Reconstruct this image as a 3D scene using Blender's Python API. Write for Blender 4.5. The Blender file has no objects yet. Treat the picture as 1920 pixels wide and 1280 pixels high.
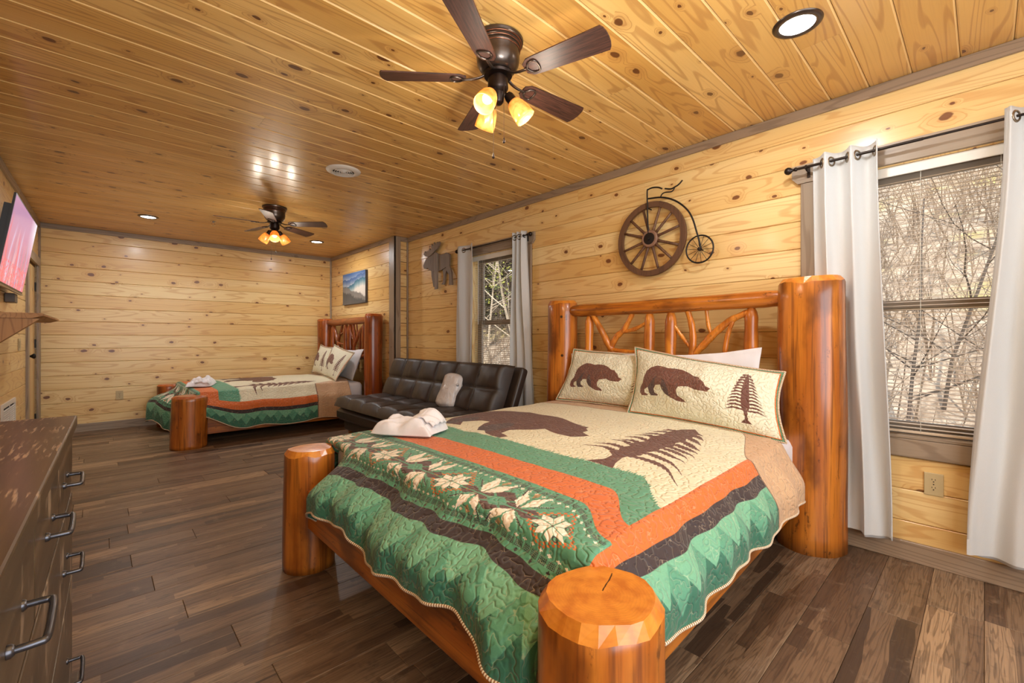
import bpy, math, random
import numpy as np
from mathutils import Vector, Matrix, noise

random.seed(7)
PI = math.pi
SC = bpy.context.scene
COL = SC.collection

def srgb(r, g, b, a=1.0):
    def f(c):
        c /= 255.0
        return c / 12.92 if c <= 0.04045 else ((c + 0.055) / 1.055) ** 2.4
    return (f(r), f(g), f(b), a)

# ------------------------------------------------------------------ camera
cam_d = bpy.data.cameras.new('camera')
cam = bpy.data.objects.new('camera', cam_d)
COL.objects.link(cam)
cam.location = (0, 0, 1.1887)
cam.rotation_euler = (PI / 2, 0, -0.7514)
cam_d.sensor_width = 36
cam_d.lens = 36 * 828.4 / 1920
cam_d.shift_y = -5.6 / 1920
cam_d.clip_start = 0.02
cam_d.clip_end = 200
SC.camera = cam

# ------------------------------------------------------------------ view, world, sun, large lights
SC.view_settings.view_transform = 'Standard'
SC.view_settings.look = 'None'
SC.view_settings.gamma = 1
SC.view_settings.use_curve_mapping = False
SC.view_settings.exposure = 0.87

world = bpy.data.worlds.new('world')
SC.world = world
world.use_nodes = True
wbg = world.node_tree.nodes['Background']
wbg.inputs[0].default_value = (0.72, 0.83, 1.0, 1)
wbg.inputs[1].default_value = 1.15

sun_d = bpy.data.lights.new('sun', 'SUN')
sun = bpy.data.objects.new('sun', sun_d)
COL.objects.link(sun)
sun_d.energy = 3.4
sun_d.color = (1.0, 0.93, 0.84)
sun_d.angle = 0.02
sun.rotation_euler = Vector((0.75, 0.25, -0.62)).to_track_quat('-Z', 'Y').to_euler()

def area(name, loc, target, sx, sy, power, color):
    d = bpy.data.lights.new(name, 'AREA')
    d.shape = 'RECTANGLE'
    d.size, d.size_y, d.energy, d.color = sx, sy, power, color
    o = bpy.data.objects.new(name, d)
    COL.objects.link(o)
    o.location = loc
    o.rotation_euler = (Vector(target) - Vector(loc)).to_track_quat('-Z', 'Y').to_euler()
    return o
# large fill light added behind the camera to brighten the room
area('rear_fill_light', (1.2, -1.5, 1.45), (1.7, 3.0, 1.35), 3.4, 2.1, 66, (0.80, 0.91, 1.0))
# added fill light beside the camera, aimed up to bounce off the ceiling
area('upward_fill_light', (0.8, 0.2, 1.6), (0.8001, 0.2, 2.6), 0.5, 0.5, 23, (0.86, 0.94, 1.0))

# ------------------------------------------------------------------ node helpers
def mat_new(name):
    m = bpy.data.materials.new(name)
    m.use_nodes = True
    nt = m.node_tree
    nt.nodes.clear()
    out = nt.nodes.new('ShaderNodeOutputMaterial')
    return m, nt, out

def nd(nt, typ, ins=None, **props):
    n = nt.nodes.new(typ)
    for k, v in props.items():
        setattr(n, k, v)
    for k, v in (ins or {}).items():
        s = n.inputs[k]
        if isinstance(v, bpy.types.NodeSocket):
            nt.links.new(v, s)
        else:
            s.default_value = v
    return n

def mth(nt, op, a, b=0.0, c=0.0, clamp=False):
    n = nd(nt, 'ShaderNodeMath', {0: a, 1: b, 2: c}, operation=op)
    n.use_clamp = clamp
    return n.outputs[0]

def mixc(nt, f, a, b, mode='MIX'):
    n = nd(nt, 'ShaderNodeMix', None, data_type='RGBA', blend_type=mode)
    for k, v in ((0, f), (6, a), (7, b)):
        if isinstance(v, bpy.types.NodeSocket):
            nt.links.new(v, n.inputs[k])
        else:
            n.inputs[k].default_value = v
    return n.outputs[2]

def ss(nt, v, lo, hi, a=0.0, b=1.0):
    n = nd(nt, 'ShaderNodeMapRange', {0: v, 1: lo, 2: hi, 3: a, 4: b}, interpolation_type='SMOOTHSTEP')
    return n.outputs[0]

def principled(nt, out, color, rough, bump=None, bstr=0.3, bdist=0.002, metallic=0.0, spec=0.5, coat=0.0, extra=None):
    p = nd(nt, 'ShaderNodeBsdfPrincipled', {'Base Color': color, 'Roughness': rough, 'Metallic': metallic})
    p.inputs['Specular IOR Level'].default_value = spec
    p.inputs['Coat Weight'].default_value = coat
    p.inputs['Coat Roughness'].default_value = 0.16
    for k, v in (extra or {}).items():
        p.inputs[k].default_value = v
    if bump is not None:
        b = nd(nt, 'ShaderNodeBump', {'Height': bump, 'Strength': bstr, 'Distance': bdist})
        nt.links.new(b.outputs[0], p.inputs['Normal'])
    nt.links.new(p.outputs[0], out.inputs[0])
    return p

def plain(name, col, rough=0.5, metallic=0.0, nscale=40, namp=0.08, spec=0.5, coat=0.0, bstr=0.1):
    m, nt, out = mat_new(name)
    tc = nd(nt, 'ShaderNodeTexCoord')
    n = nd(nt, 'ShaderNodeTexNoise', {'Vector': tc.outputs['Object'], 'Scale': nscale, 'Detail': 4})
    dark = tuple(c * (1 - namp * 2) for c in col[:3]) + (1,)
    c = mixc(nt, n.outputs[0], dark, col)
    principled(nt, out, c, rough, n.outputs[0], bstr, 0.002, metallic, spec, coat)
    return m

def grain_coord(nt, axis, along, across, rnd=53.0):
    """object coordinates shifted per object, squeezed along the grain axis"""
    tc = nd(nt, 'ShaderNodeTexCoord')
    oi = nd(nt, 'ShaderNodeObjectInfo')
    off = nd(nt, 'ShaderNodeVectorMath', {0: (rnd, rnd * 0.37, rnd * 0.71), 1: oi.outputs['Random']}, operation='MULTIPLY')
    sh = nd(nt, 'ShaderNodeVectorMath', {0: tc.outputs['Object'], 1: off.outputs[0]}, operation='ADD')
    s = [across, across, across]
    s['xyz'.index(axis)] = along
    sc = nd(nt, 'ShaderNodeVectorMath', {0: sh.outputs[0], 1: tuple(s)}, operation='MULTIPLY')
    return sc.outputs[0], sh.outputs[0], oi.outputs['Random']

def pine(name, axis, light, mid, warm, line, knot, rough=0.3, kscale=5.6, coat=0.0, kdens=0.5, ring=38, lstr=0.42, varia=0.6, normal=None):
    m, nt, out = mat_new(name)
    g, sh, rnd = grain_coord(nt, axis, 0.55, 6.5)
    nrm = normal or [q for q in 'xyz' if q != axis][0]
    acr = [q for q in 'xyz' if q not in (axis, nrm)][0]
    sxyz = nd(nt, 'ShaderNodeSeparateXYZ', {0: sh})
    kc = nd(nt, 'ShaderNodeCombineXYZ', {0: mth(nt, 'MULTIPLY', sxyz.outputs['xyz'.index(axis)], 0.62), 1: sxyz.outputs['xyz'.index(acr)]}).outputs[0]
    kn = nd(nt, 'ShaderNodeTexNoise', {'Vector': kc, 'Scale': 22, 'Detail': 2})
    kd = nd(nt, 'ShaderNodeVectorMath', {0: kn.outputs['Color'], 1: (0.02, 0.02, 0.02)}, operation='MULTIPLY').outputs[0]
    kc2 = nd(nt, 'ShaderNodeVectorMath', {0: kc, 1: kd}, operation='ADD').outputs[0]
    vor = nd(nt, 'ShaderNodeTexVoronoi', {'Vector': kc2, 'Scale': kscale, 'Randomness': 1.0}, voronoi_dimensions='2D')
    d = vor.outputs['Distance']
    sep = nd(nt, 'ShaderNodeSeparateColor', {0: vor.outputs['Color']})
    has = mth(nt, 'LESS_THAN', sep.outputs[0], kdens)
    size = mth(nt, 'MULTIPLY_ADD', mth(nt, 'MULTIPLY', sep.outputs[1], sep.outputs[1]), 0.095, 0.036)
    rel = mth(nt, 'DIVIDE', d, size)
    core = mth(nt, 'MULTIPLY', ss(nt, rel, 0.72, 1.0, 1, 0), has)
    halo = mth(nt, 'MULTIPLY', ss(nt, rel, 0.8, 3.4, 1, 0), has)
    low = nd(nt, 'ShaderNodeTexNoise', {'Vector': g, 'Scale': 1.0, 'Detail': 1.5, 'Roughness': 0.5})
    t = mth(nt, 'MULTIPLY_ADD', halo, 0.16, low.outputs[0])
    rings = mth(nt, 'SINE', mth(nt, 'MULTIPLY', t, float(ring) * 2.2))
    lines = ss(nt, rings, 0.5, 1.0)
    fib, _, _ = grain_coord(nt, axis, 2.5, 140)
    fn = nd(nt, 'ShaderNodeTexNoise', {'Vector': fib, 'Scale': 1.0, 'Detail': 3})
    bg, _, _ = grain_coord(nt, axis, 0.35, 3.2, 91)
    bn = nd(nt, 'ShaderNodeTexNoise', {'Vector': bg, 'Scale': 1.0, 'Detail': 2})
    c = mixc(nt, ss(nt, bn.outputs[0], 0.35, 0.68), light, mid)
    c = mixc(nt, mth(nt, 'MULTIPLY', ss(nt, rnd, 0.25, 1.0), varia), c, warm)
    c = mixc(nt, mth(nt, 'MULTIPLY', lines, lstr), c, line)
    c = mixc(nt, mth(nt, 'MULTIPLY', ss(nt, fn.outputs[0], 0.45, 0.75), 0.14), c, line)
    c = mixc(nt, mth(nt, 'MULTIPLY', halo, 0.32), c, line)
    c = mixc(nt, mth(nt, 'MULTIPLY', core, 0.9), c, knot)
    h = mth(nt, 'MULTIPLY_ADD', fn.outputs[0], 0.5, mth(nt, 'MULTIPLY', core, -0.5))
    principled(nt, out, c, rough, h, 0.12, 0.002, coat=coat)
    return m

W_L, W_M, W_W = srgb(236, 206, 146), srgb(226, 186, 118), srgb(216, 168, 94)
W_LINE, W_KNOT = srgb(190, 126, 62), srgb(104, 50, 20)
M = {}
for ax in 'xyz':
    M['pine_' + ax] = pine('pine_wall_' + ax, ax, W_L, W_M, W_W, W_LINE, W_KNOT, rough=0.33, coat=0.15, normal={'x': 'y', 'y': 'x', 'z': 'x'}[ax])
M['pine_ceiling'] = pine('pine_ceiling', 'x', srgb(228, 184, 112), srgb(216, 166, 90), srgb(198, 142, 66),
                         srgb(156, 98, 46), srgb(86, 40, 16), rough=0.34, coat=0.28, kdens=0.5, lstr=0.45, normal='z')
for ax in 'xyz':
    M['trim_' + ax] = pine('grey_trim_' + ax, ax, srgb(164, 146, 126), srgb(146, 128, 108), srgb(150, 122, 94),
                           srgb(112, 92, 74), srgb(70, 50, 38), rough=0.4, kdens=0.07, lstr=0.5)

def barn_floor(name):
    m, nt, out = mat_new(name)
    g, sh, rnd = grain_coord(nt, 'x', 0.8, 12)
    n1 = nd(nt, 'ShaderNodeTexNoise', {'Vector': g, 'Scale': 1.0, 'Detail': 3, 'Roughness': 0.6})
    # printed strips: each plank shows strips of different tone
    st, _, _ = grain_coord(nt, 'x', 1.6, 16.0, 31)
    vs = nd(nt, 'ShaderNodeTexVoronoi', {'Vector': st, 'Scale': 1.0, 'Randomness': 0.7}, distance='CHEBYCHEV')
    sp = nd(nt, 'ShaderNodeSeparateColor', {0: vs.outputs['Color']})
    tone = mth(nt, 'MULTIPLY_ADD', sp.outputs[0], 0.55, mth(nt, 'MULTIPLY', rnd, 0.45))
    cr = nd(nt, 'ShaderNodeValToRGB', {0: tone})
    el = cr.color_ramp.elements
    el[0].position, el[0].color = 0.1, srgb(74, 56, 42)
    el[1].position, el[1].color = 0.9, srgb(172, 142, 110)
    for p, c in ((0.3, (104, 80, 60)), (0.52, (124, 98, 74)), (0.75, (136, 112, 88))):
        e = el.new(p)
        e.color = srgb(*c)
    rings = mth(nt, 'SINE', mth(nt, 'MULTIPLY', n1.outputs[0], 95.0))
    c = mixc(nt, mth(nt, 'MULTIPLY', ss(nt, rings, 0.2, 1.0), 0.42), cr.outputs[0], srgb(60, 42, 30))
    fb, _, _ = grain_coord(nt, 'x', 5, 190)
    fn = nd(nt, 'ShaderNodeTexNoise', {'Vector': fb, 'Scale': 1.0, 'Detail': 4})
    c = mixc(nt, mth(nt, 'MULTIPLY', ss(nt, fn.outputs[0], 0.45, 0.75), 0.45), c, srgb(56, 42, 32))
    pn = nd(nt, 'ShaderNodeTexNoise', {'Vector': sh, 'Scale': 9, 'Detail': 5, 'Roughness': 0.7})
    c = mixc(nt, mth(nt, 'MULTIPLY', ss(nt, pn.outputs[0], 0.56, 0.78), 0.55), c, srgb(48, 36, 28))
    c = mixc(nt, mth(nt, 'MULTIPLY', ss(nt, pn.outputs[0], 0.45, 0.22), 0.35), c, srgb(178, 156, 130))
    h = mth(nt, 'ADD', fn.outputs[0], mth(nt, 'MULTIPLY', rings, 0.2))
    principled(nt, out, c, 0.42, h, 0.2, 0.001)
    return m
M['floor'] = barn_floor('barn_plank_floor')

def log_mat(name, axis, light, mid, dark, knot, rough=0.30):
    m, nt, out = mat_new(name)
    g, sh, rnd = grain_coord(nt, axis, 1.2, 16)
    n1 = nd(nt, 'ShaderNodeTexNoise', {'Vector': g, 'Scale': 1.0, 'Detail': 3, 'Roughness': 0.55})
    g2, _, _ = grain_coord(nt, axis, 3.0, 7)
    n2 = nd(nt, 'ShaderNodeTexNoise', {'Vector': g2, 'Scale': 1.0, 'Detail': 4})
    vor = nd(nt, 'ShaderNodeTexVoronoi', {'Vector': sh, 'Scale': 6.5})
    sp = nd(nt, 'ShaderNodeSeparateColor', {0: vor.outputs['Color']})
    has = mth(nt, 'LESS_THAN', sp.outputs[0], 0.5)
    core = mth(nt, 'MULTIPLY', ss(nt, vor.outputs['Distance'], 0.06, 0.11, 1, 0), has)
    c = mixc(nt, ss(nt, n1.outputs[0], 0.3, 0.7), light, mid)
    c = mixc(nt, mth(nt, 'MULTIPLY', ss(nt, n2.outputs[0], 0.47, 0.68), 0.75), c, dark)
    fb, _, _ = grain_coord(nt, axis, 4, 120)
    fn = nd(nt, 'ShaderNodeTexNoise', {'Vector': fb, 'Scale': 1.0, 'Detail': 3})
    c = mixc(nt, mth(nt, 'MULTIPLY', ss(nt, fn.outputs[0], 0.5, 0.8), 0.4), c, dark)
    st, _, _ = grain_coord(nt, axis, 1.5, 46, 17)
    sn = nd(nt, 'ShaderNodeTexNoise', {'Vector': st, 'Scale': 1.0, 'Detail': 3, 'Roughness': 0.6})
    c = mixc(nt, mth(nt, 'MULTIPLY', ss(nt, sn.outputs[0], 0.5, 0.66), 0.6), c, dark)
    pn = nd(nt, 'ShaderNodeTexNoise', {'Vector': g2, 'Scale': 3.2, 'Detail': 5, 'Roughness': 0.75})
    c = mixc(nt, mth(nt, 'MULTIPLY', ss(nt, pn.outputs[0], 0.60, 0.70), 0.7), c, knot)
    c = mixc(nt, core, c, knot)
    h = mth(nt, 'ADD', mth(nt, 'MULTIPLY', n2.outputs[0], 1.2), mth(nt, 'MULTIPLY', sn.outputs[0], 0.35))
    principled(nt, out, c, rough, h, 0.25, 0.004, coat=0.4)
    return m
LG = (srgb(204, 124, 42), srgb(166, 88, 24), srgb(94, 46, 14), srgb(48, 22, 8))
for ax in 'xyz':
    M['log_' + ax] = log_mat('varnished_log_' + ax, ax, *LG)
LG3 = (srgb(222, 140, 48), srgb(194, 108, 32), srgb(140, 70, 18), srgb(64, 28, 10))
for ax in 'xyz':
    M['logpale_' + ax] = log_mat('pale_varnished_log_' + ax, ax, *LG3)
LG2 = (srgb(168, 84, 24), srgb(140, 62, 16), srgb(84, 34, 10), srgb(50, 20, 8))
for ax in 'xyz':
    M['logdark_' + ax] = log_mat('dark_varnished_log_' + ax, ax, *LG2)

def endgrain(name, c1, c2):
    m, nt, out = mat_new(name)
    tc = nd(nt, 'ShaderNodeTexCoord')
    uv = tc.outputs['UV']
    n = nd(nt, 'ShaderNodeTexNoise', {'Vector': uv, 'Scale': 9, 'Detail': 3})
    ln = nd(nt, 'ShaderNodeVectorMath', {0: uv}, operation='LENGTH').outputs['Value']
    r = mth(nt, 'MULTIPLY_ADD', n.outputs[0], 0.025, ln)
    s = mth(nt, 'SINE', mth(nt, 'MULTIPLY', r, 900.0))
    c = mixc(nt, mth(nt, 'MULTIPLY', ss(nt, s, 0.0, 1.0), 0.15), c1, c2)
    n2 = nd(nt, 'ShaderNodeTexNoise', {'Vector': uv, 'Scale': 22, 'Detail': 4})
    c = mixc(nt, mth(nt, 'MULTIPLY', ss(nt, n2.outputs[0], 0.35, 0.7), 0.8), c, c2)
    sx = nd(nt, 'ShaderNodeSeparateXYZ', {0: uv})
    wob = mth(nt, 'MULTIPLY_ADD', n2.outputs[0], 0.012, mth(nt, 'MULTIPLY_ADD', sx.outputs[0], -0.35, sx.outputs[1]))
    cr = mth(nt, 'MULTIPLY', ss(nt, mth(nt, 'ABSOLUTE', mth(nt, 'SUBTRACT', wob, 0.006)), 0.0008, 0.0025, 1, 0),
             mth(nt, 'MULTIPLY', mth(nt, 'GREATER_THAN', sx.outputs[0], 0.01), mth(nt, 'LESS_THAN', sx.outputs[0], 0.09)))
    c = mixc(nt, cr, c, srgb(58, 26, 8))
    principled(nt, out, c, 0.34, s, 0.05, 0.001, coat=0.3)
    return m
M['endgrain'] = endgrain('log_end_grain', srgb(216, 138, 48), srgb(180, 96, 26))
M['endgrain2'] = endgrain('dark_log_end_grain', srgb(186, 96, 34), srgb(150, 70, 22))

# ------------------------------------------------------------------ mesh helpers
def origin_of(parent):
    v = Vector((0, 0, 0))
    while parent is not None:
        v += parent.location
        parent = parent.parent
    return v

class MB:
    def __init__(s):
        s.v, s.f, s.mi, s.uv = [], [], [], None
    def add(s, vs, fs, mi=0):
        b = len(s.v)
        s.v += [tuple(v) for v in vs]
        s.f += [tuple(b + i for i in f) for f in fs]
        s.mi += [mi] * len(fs)
        return s
    def box(s, x0, y0, z0, x1, y1, z1, bev=0.0, mi=0):
        x0, x1 = min(x0, x1), max(x0, x1)
        y0, y1 = min(y0, y1), max(y0, y1)
        z0, z1 = min(z0, z1), max(z0, z1)
        if bev <= 0:
            vs = [(x, y, z) for z in (z0, z1) for x, y in ((x0, y0), (x1, y0), (x1, y1), (x0, y1))]
            return s.add(vs, [(3, 2, 1, 0), (4, 5, 6, 7), (0, 1, 5, 4), (1, 2, 6, 5), (2, 3, 7, 6), (3, 0, 4, 7)], mi)
        b = bev
        rings = []
        for z, i in ((z0, b), (z0 + b, 0), (z1 - b, 0), (z1, b)):
            X0, X1, Y0, Y1 = x0 + i, x1 - i, y0 + i, y1 - i
            k = b if i == 0 else b * 0.6
            rings.append([(X0 + k, Y0, z), (X1 - k, Y0, z), (X1, Y0 + k, z), (X1, Y1 - k, z),
                          (X1 - k, Y1, z), (X0 + k, Y1, z), (X0, Y1 - k, z), (X0, Y0 + k, z)])
        vs = [p for r in rings for p in r]
        fs = [tuple(range(7, -1, -1)), tuple(range(24, 32))]
        for r in range(3):
            for k in range(8):
                fs.append((r * 8 + k, r * 8 + (k + 1) % 8, r * 8 + 8 + (k + 1) % 8, r * 8 + 8 + k))
        return s.add(vs, fs, mi)
    def obox(s, c, ax, ay, az, hx, hy, hz, mi=0):
        """oriented box: centre, three unit axes, half sizes"""
        c, ax, ay, az = map(Vector, (c, ax, ay, az))
        vs = [c + ax * sx * hx + ay * sy * hy + az * sz * hz for sz in (-1, 1) for sx, sy in ((-1, -1), (1, -1), (1, 1), (-1, 1))]
        return s.add(vs, [(3, 2, 1, 0), (4, 5, 6, 7), (0, 1, 5, 4), (1, 2, 6, 5), (2, 3, 7, 6), (3, 0, 4, 7)], mi)
    def tube(s, pts, rad, seg=10, caps=True, mi=0, squash=1.0):
        pts = [Vector(p) for p in pts]
        n = len(pts)
        if not hasattr(rad, '__len__'):
            rad = [rad] * n
        t0 = (pts[1] - pts[0]).normalized()
        up = Vector((0, 0, 1)) if abs(t0.z) < 0.9 else Vector((1, 0, 0))
        u = t0.cross(up).normalized()
        vs = []
        for i, p in enumerate(pts):
            t = (pts[min(i + 1, n - 1)] - pts[max(i - 1, 0)])
            t = t.normalized() if t.length > 1e-9 else t0
            u = (u - t * u.dot(t)).normalized()
            w = t.cross(u)
            for k in range(seg):
                a = 2 * PI * k / seg
                vs.append(p + (u * math.cos(a) + w * math.sin(a) * squash) * rad[i])
        fs = []
        for i in range(n - 1):
            for k in range(seg):
                fs.append((i * seg + k, i * seg + (k + 1) % seg, (i + 1) * seg + (k + 1) % seg, (i + 1) * seg + k))
        if caps:
            fs.append(tuple(range(seg - 1, -1, -1)))
            fs.append(tuple(range((n - 1) * seg, n * seg)))
        return s.add(vs, fs, mi)
    def lathe(s, prof, c=(0, 0, 0), axis=(0, 0, 1), seg=24, mi=0, cap0=False, cap1=False):
        c, az = Vector(c), Vector(axis).normalized()
        up = Vector((0, 0, 1)) if abs(az.z) < 0.9 else Vector((1, 0, 0))
        ax = az.cross(up).normalized()
        ay = az.cross(ax)
        vs = []
        for r, h in prof:
            for k in range(seg):
                a = 2 * PI * k / seg
                vs.append(c + az * h + (ax * math.cos(a) + ay * math.sin(a)) * r)
        fs = []
        for i in range(len(prof) - 1):
            for k in range(seg):
                fs.append((i * seg + k, (i + 1) * seg + k, (i + 1) * seg + (k + 1) % seg, i * seg + (k + 1) % seg))
        if cap0:
            fs.append(tuple(range(seg)))
        if cap1:
            fs.append(tuple(range(len(prof) * seg - 1, (len(prof) - 1) * seg - 1, -1)))
        return s.add(vs, fs, mi)
    def grid(s, fn, nu, nv, mi=0, flip=False):
        vs = [fn(i / nu, j / nv) for j in range(nv + 1) for i in range(nu + 1)]
        fs = []
        for j in range(nv):
            for i in range(nu):
                a = j * (nu + 1) + i
                q = (a, a + 1, a + nu + 2, a + nu + 1)
                fs.append(q[::-1] if flip else q)
        return s.add(vs, fs, mi)
    def prism(s, pts2, fn, d0, d1, mi=0):
        """closed outline extruded: fn(u, v, depth) -> point; concave outlines are fine (n-gon caps)"""
        n = len(pts2)
        vs = [fn(u, v, d0) for u, v in pts2] + [fn(u, v, d1) for u, v in pts2]
        fs = [tuple(range(n - 1, -1, -1)), tuple(range(n, 2 * n))]
        for k in range(n):
            fs.append((k, (k + 1) % n, n + (k + 1) % n, n + k))
        return s.add(vs, fs, mi)
    def build(s, name, mats, parent=None, smooth=False, uvfn=None, kind=None, label=None, auto=None):
        o3 = origin_of(parent)
        me = bpy.data.meshes.new(name)
        me.from_pydata([(v[0] - o3.x, v[1] - o3.y, v[2] - o3.z) for v in s.v], [], s.f)
        if not isinstance(mats, (list, tuple)):
            mats = [mats]
        for m in mats:
            me.materials.append(m)
        if len(mats) > 1:
            me.polygons.foreach_set('material_index', s.mi)
        if smooth:
            me.polygons.foreach_set('use_smooth', [True] * len(me.polygons))
        if uvfn is not None:
            ul = me.uv_layers.new(name='UVMap')
            vi = np.empty(len(me.loops), dtype=np.int32)
            me.loops.foreach_get('vertex_index', vi)
            uvs = np.array([uvfn(v) if callable(uvfn) else v for v in s.v]) if callable(uvfn) else np.array(uvfn)
            ul.data.foreach_set('uv', uvs[vi].astype(np.float32).ravel())
        me.update()
        if auto is not None:
            try:
                me.set_sharp_from_angle(angle=auto)
            except Exception:
                pass
        ob = bpy.data.objects.new(name, me)
        COL.objects.link(ob)
        if parent is not None:
            ob.parent = parent
        if kind:
            ob['kind'] = kind
        if label:
            ob['label'] = label
        return ob

def thing(name, label, cat, loc=(0, 0, 0), group=None, rotz=0.0):
    o = bpy.data.objects.new(name, None)
    COL.objects.link(o)
    o.empty_display_size = 0.1
    o.location = loc
    o.rotation_euler = (0, 0, rotz)
    o['label'], o['category'] = label, cat
    if group:
        o['group'] = group
    return o

def tag(o, label, cat, group=None, kind=None):
    o['label'], o['category'] = label, cat
    if group:
        o['group'] = group
    if kind:
        o['kind'] = kind
    return o

def structure(o):
    o['kind'] = 'structure'
    return o

def copy_tree(o, loc, label=None, parent=None):
    c = o.copy()
    COL.objects.link(c)
    if parent is None:
        c.location = loc
        if label:
            c['label'] = label
    else:
        c.parent = parent
    for ch in list(o.children):
        copy_tree(ch, None, None, c)
    return c

def smooth_step(a, b, x):
    t = max(0.0, min(1.0, (x - a) / (b - a)))
    return t * t * (3 - 2 * t)
# ------------------------------------------------------------------ room shell
H = 2.6
XW, XW2, YJ, YB, YR = 3.1747, 2.98, 5.55, 7.847, -1.6   # window wall, alcove wall, jog, back wall, rear
ROW, ROW_TOP = 0.1708, 2.4277
def left_x(y):
    return -0.54 - 0.014 * (YB - y)

WINS = {'near': (-0.215, 0.685), 'far': (3.19, 4.085)}
WZ0, WZ1 = 0.655, 2.14

def board(parent, fn, u0, u1, v0, v1, mat, t=0.018, ch=0.004, dz=0.0, name='plank', groove_mat=None):
    """one plank: fn(u, v, depth) maps to the world; depth grows into the wall"""
    g = 0.0009
    prof = [(v0 + g, t), (v0 + g, ch + dz), (v0 + g + ch, dz), (v1 - g - ch, dz), (v1 - g, ch + dz), (v1 - g, t)]
    m = MB()
    n = len(prof)
    vs = [fn(u0 + 0.0006, v, d) for v, d in prof] + [fn(u1 - 0.0006, v, d) for v, d in prof]
    fs = [tuple(range(n)), tuple(range(2 * n - 1, n - 1, -1))]
    for k in range(n):
        fs.append((k, n + k, n + (k + 1) % n, (k + 1) % n))
    m.add(vs, fs)
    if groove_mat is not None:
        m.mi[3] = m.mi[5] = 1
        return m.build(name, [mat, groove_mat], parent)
    return m.build(name, mat, parent)

def rows_for(z0, z1):
    edges = [z0]
    k = ROW_TOP
    zs = []
    while k > z0 + 0.01:
        zs.append(k)
        k -= ROW
    edges += sorted(zs)
    edges.append(z1)
    return [(a, b) for a, b in zip(edges[:-1], edges[1:]) if b - a > 0.012]

def plank_face(parent, fn, u0, u1, mat, holes=(), seed=1, joint=2.6, rows=None):
    rg = random.Random(seed)
    for (a, b) in (rows or rows_for(0.02, H - 0.005)):
        segs = [(u0, u1, a, b)]
        for (h0, h1, z0, z1) in holes:
            ns = []
            for (p, q, c, d) in segs:
                if q <= h0 or p >= h1 or d <= z0 or c >= z1:
                    ns.append((p, q, c, d))
                    continue
                if p < h0:
                    ns.append((p, h0, c, d))
                if q > h1:
                    ns.append((h1, q, c, d))
                if c < z0 - 0.01:
                    ns.append((max(p, h0), min(q, h1), c, z0))
                if d > z1 + 0.01:
                    ns.append((max(p, h0), min(q, h1), z1, d))
            segs = ns
        for (p, q, c, d) in segs:
            while q - p > joint + 0.8:
                L = joint * rg.uniform(0.55, 1.15)
                board(parent, fn, p, p + L, c, d, mat, dz=rg.uniform(0, 0.0012))
                p += L
            board(parent, fn, p, q, c, d, mat, dz=rg.uniform(0, 0.0012))

sheath = plain('wall_sheathing', srgb(150, 110, 66), 0.8)
groove = plain('dark_groove_backing', srgb(120, 82, 44), 0.8)

# window wall (right)
m = MB()
def slab_with_holes(m, x0, x1, ya, yb, holes):
    ys = sorted({ya, yb, *[h for hh in holes for h in hh[:2]]})
    for p, q in zip(ys[:-1], ys[1:]):
        hz = [h for h in holes if h[0] <= p and h[1] >= q]
        if hz:
            m.box(x0, p, -0.05, x1, q, hz[0][2])
            m.box(x0, p, hz[0][3], x1, q, H + 0.1)
        else:
            m.box(x0, p, -0.05, x1, q, H + 0.1)
wh = [(a, b, WZ0, WZ1) for a, b in WINS.values()]
slab_with_holes(m, XW + 0.017, XW + 0.15, YR, YJ + 0.0, wh)
wall_right = structure(m.build('wall_right', groove))
wf = lambda u, v, d: (XW + d, u, v)
plank_face(wall_right, wf, YR, YJ, M['pine_y'], [(-0.3, 0.77, WZ0 - 0.05, WZ1 + 0.05), (3.1, 4.17, WZ0 - 0.05, WZ1 + 0.05)], 3, joint=3.6)

# alcove wall past the jog
m = MB()
m.box(XW2 + 0.017, YJ, -0.05, XW + 0.15, YB + 0.15, H + 0.1)
wall_alcove = structure(m.build('wall_alcove', groove))
plank_face(wall_alcove, lambda u, v, d: (XW2 + d, u, v), YJ, YB, M['pine_y'], (), 5)
plank_face(wall_alcove, lambda u, v, d: (u, YJ - 0.001 + d, v), XW2, XW, M['pine_x'], (), 6)

# back wall
m = MB()
m.box(-0.9, YB + 0.017, -0.05, XW2 + 0.017, YB + 0.15, H + 0.1)
wall_back = structure(m.build('wall_back', groove))
plank_face(wall_back, lambda u, v, d: (u, YB + d, v), -0.56, XW2, M['pine_x'], (), 9, joint=4.0)

# left wall, 0.8 degrees off square, with the closet door
m = MB()
DY0, DY1, DZ = 6.86, 7.66, 2.03
vs = []
for (ya, yb, z0, z1) in ((YR, DY0, -0.05, H + 0.1), (DY0, DY1, DZ, H + 0.1), (DY1, YB + 0.15, -0.05, H + 0.1)):
    pts = []
    for z in (z0, z1):
        for y, o in ((ya, 0.017), (yb, 0.017), (yb, 0.15), (ya, 0.15)):
            pts.append((left_x(y) - o, y, z))
    m.add(pts, [(3, 2, 1, 0), (4, 5, 6, 7), (0, 1, 5, 4), (1, 2, 6, 5), (2, 3, 7, 6), (3, 0, 4, 7)])
wall_left = structure(m.build('wall_left', groove))
plank_face(wall_left, lambda u, v, d: (left_x(u) - d, u, v), YR, YB, M['pine_y'], [(DY0 - 0.03, DY1 + 0.03, -0.1, DZ + 0.03)], 12)

# rear wall behind the camera
m = MB()
m.box(-0.9, YR - 0.15, -0.05, XW + 0.15, YR - 0.017, H + 0.1)
wall_rear = structure(m.build('wall_rear', groove))
plank_face(wall_rear, lambda u, v, d: (u, YR - d, v), left_x(YR), XW, M['pine_x'], (), 14)

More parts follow.
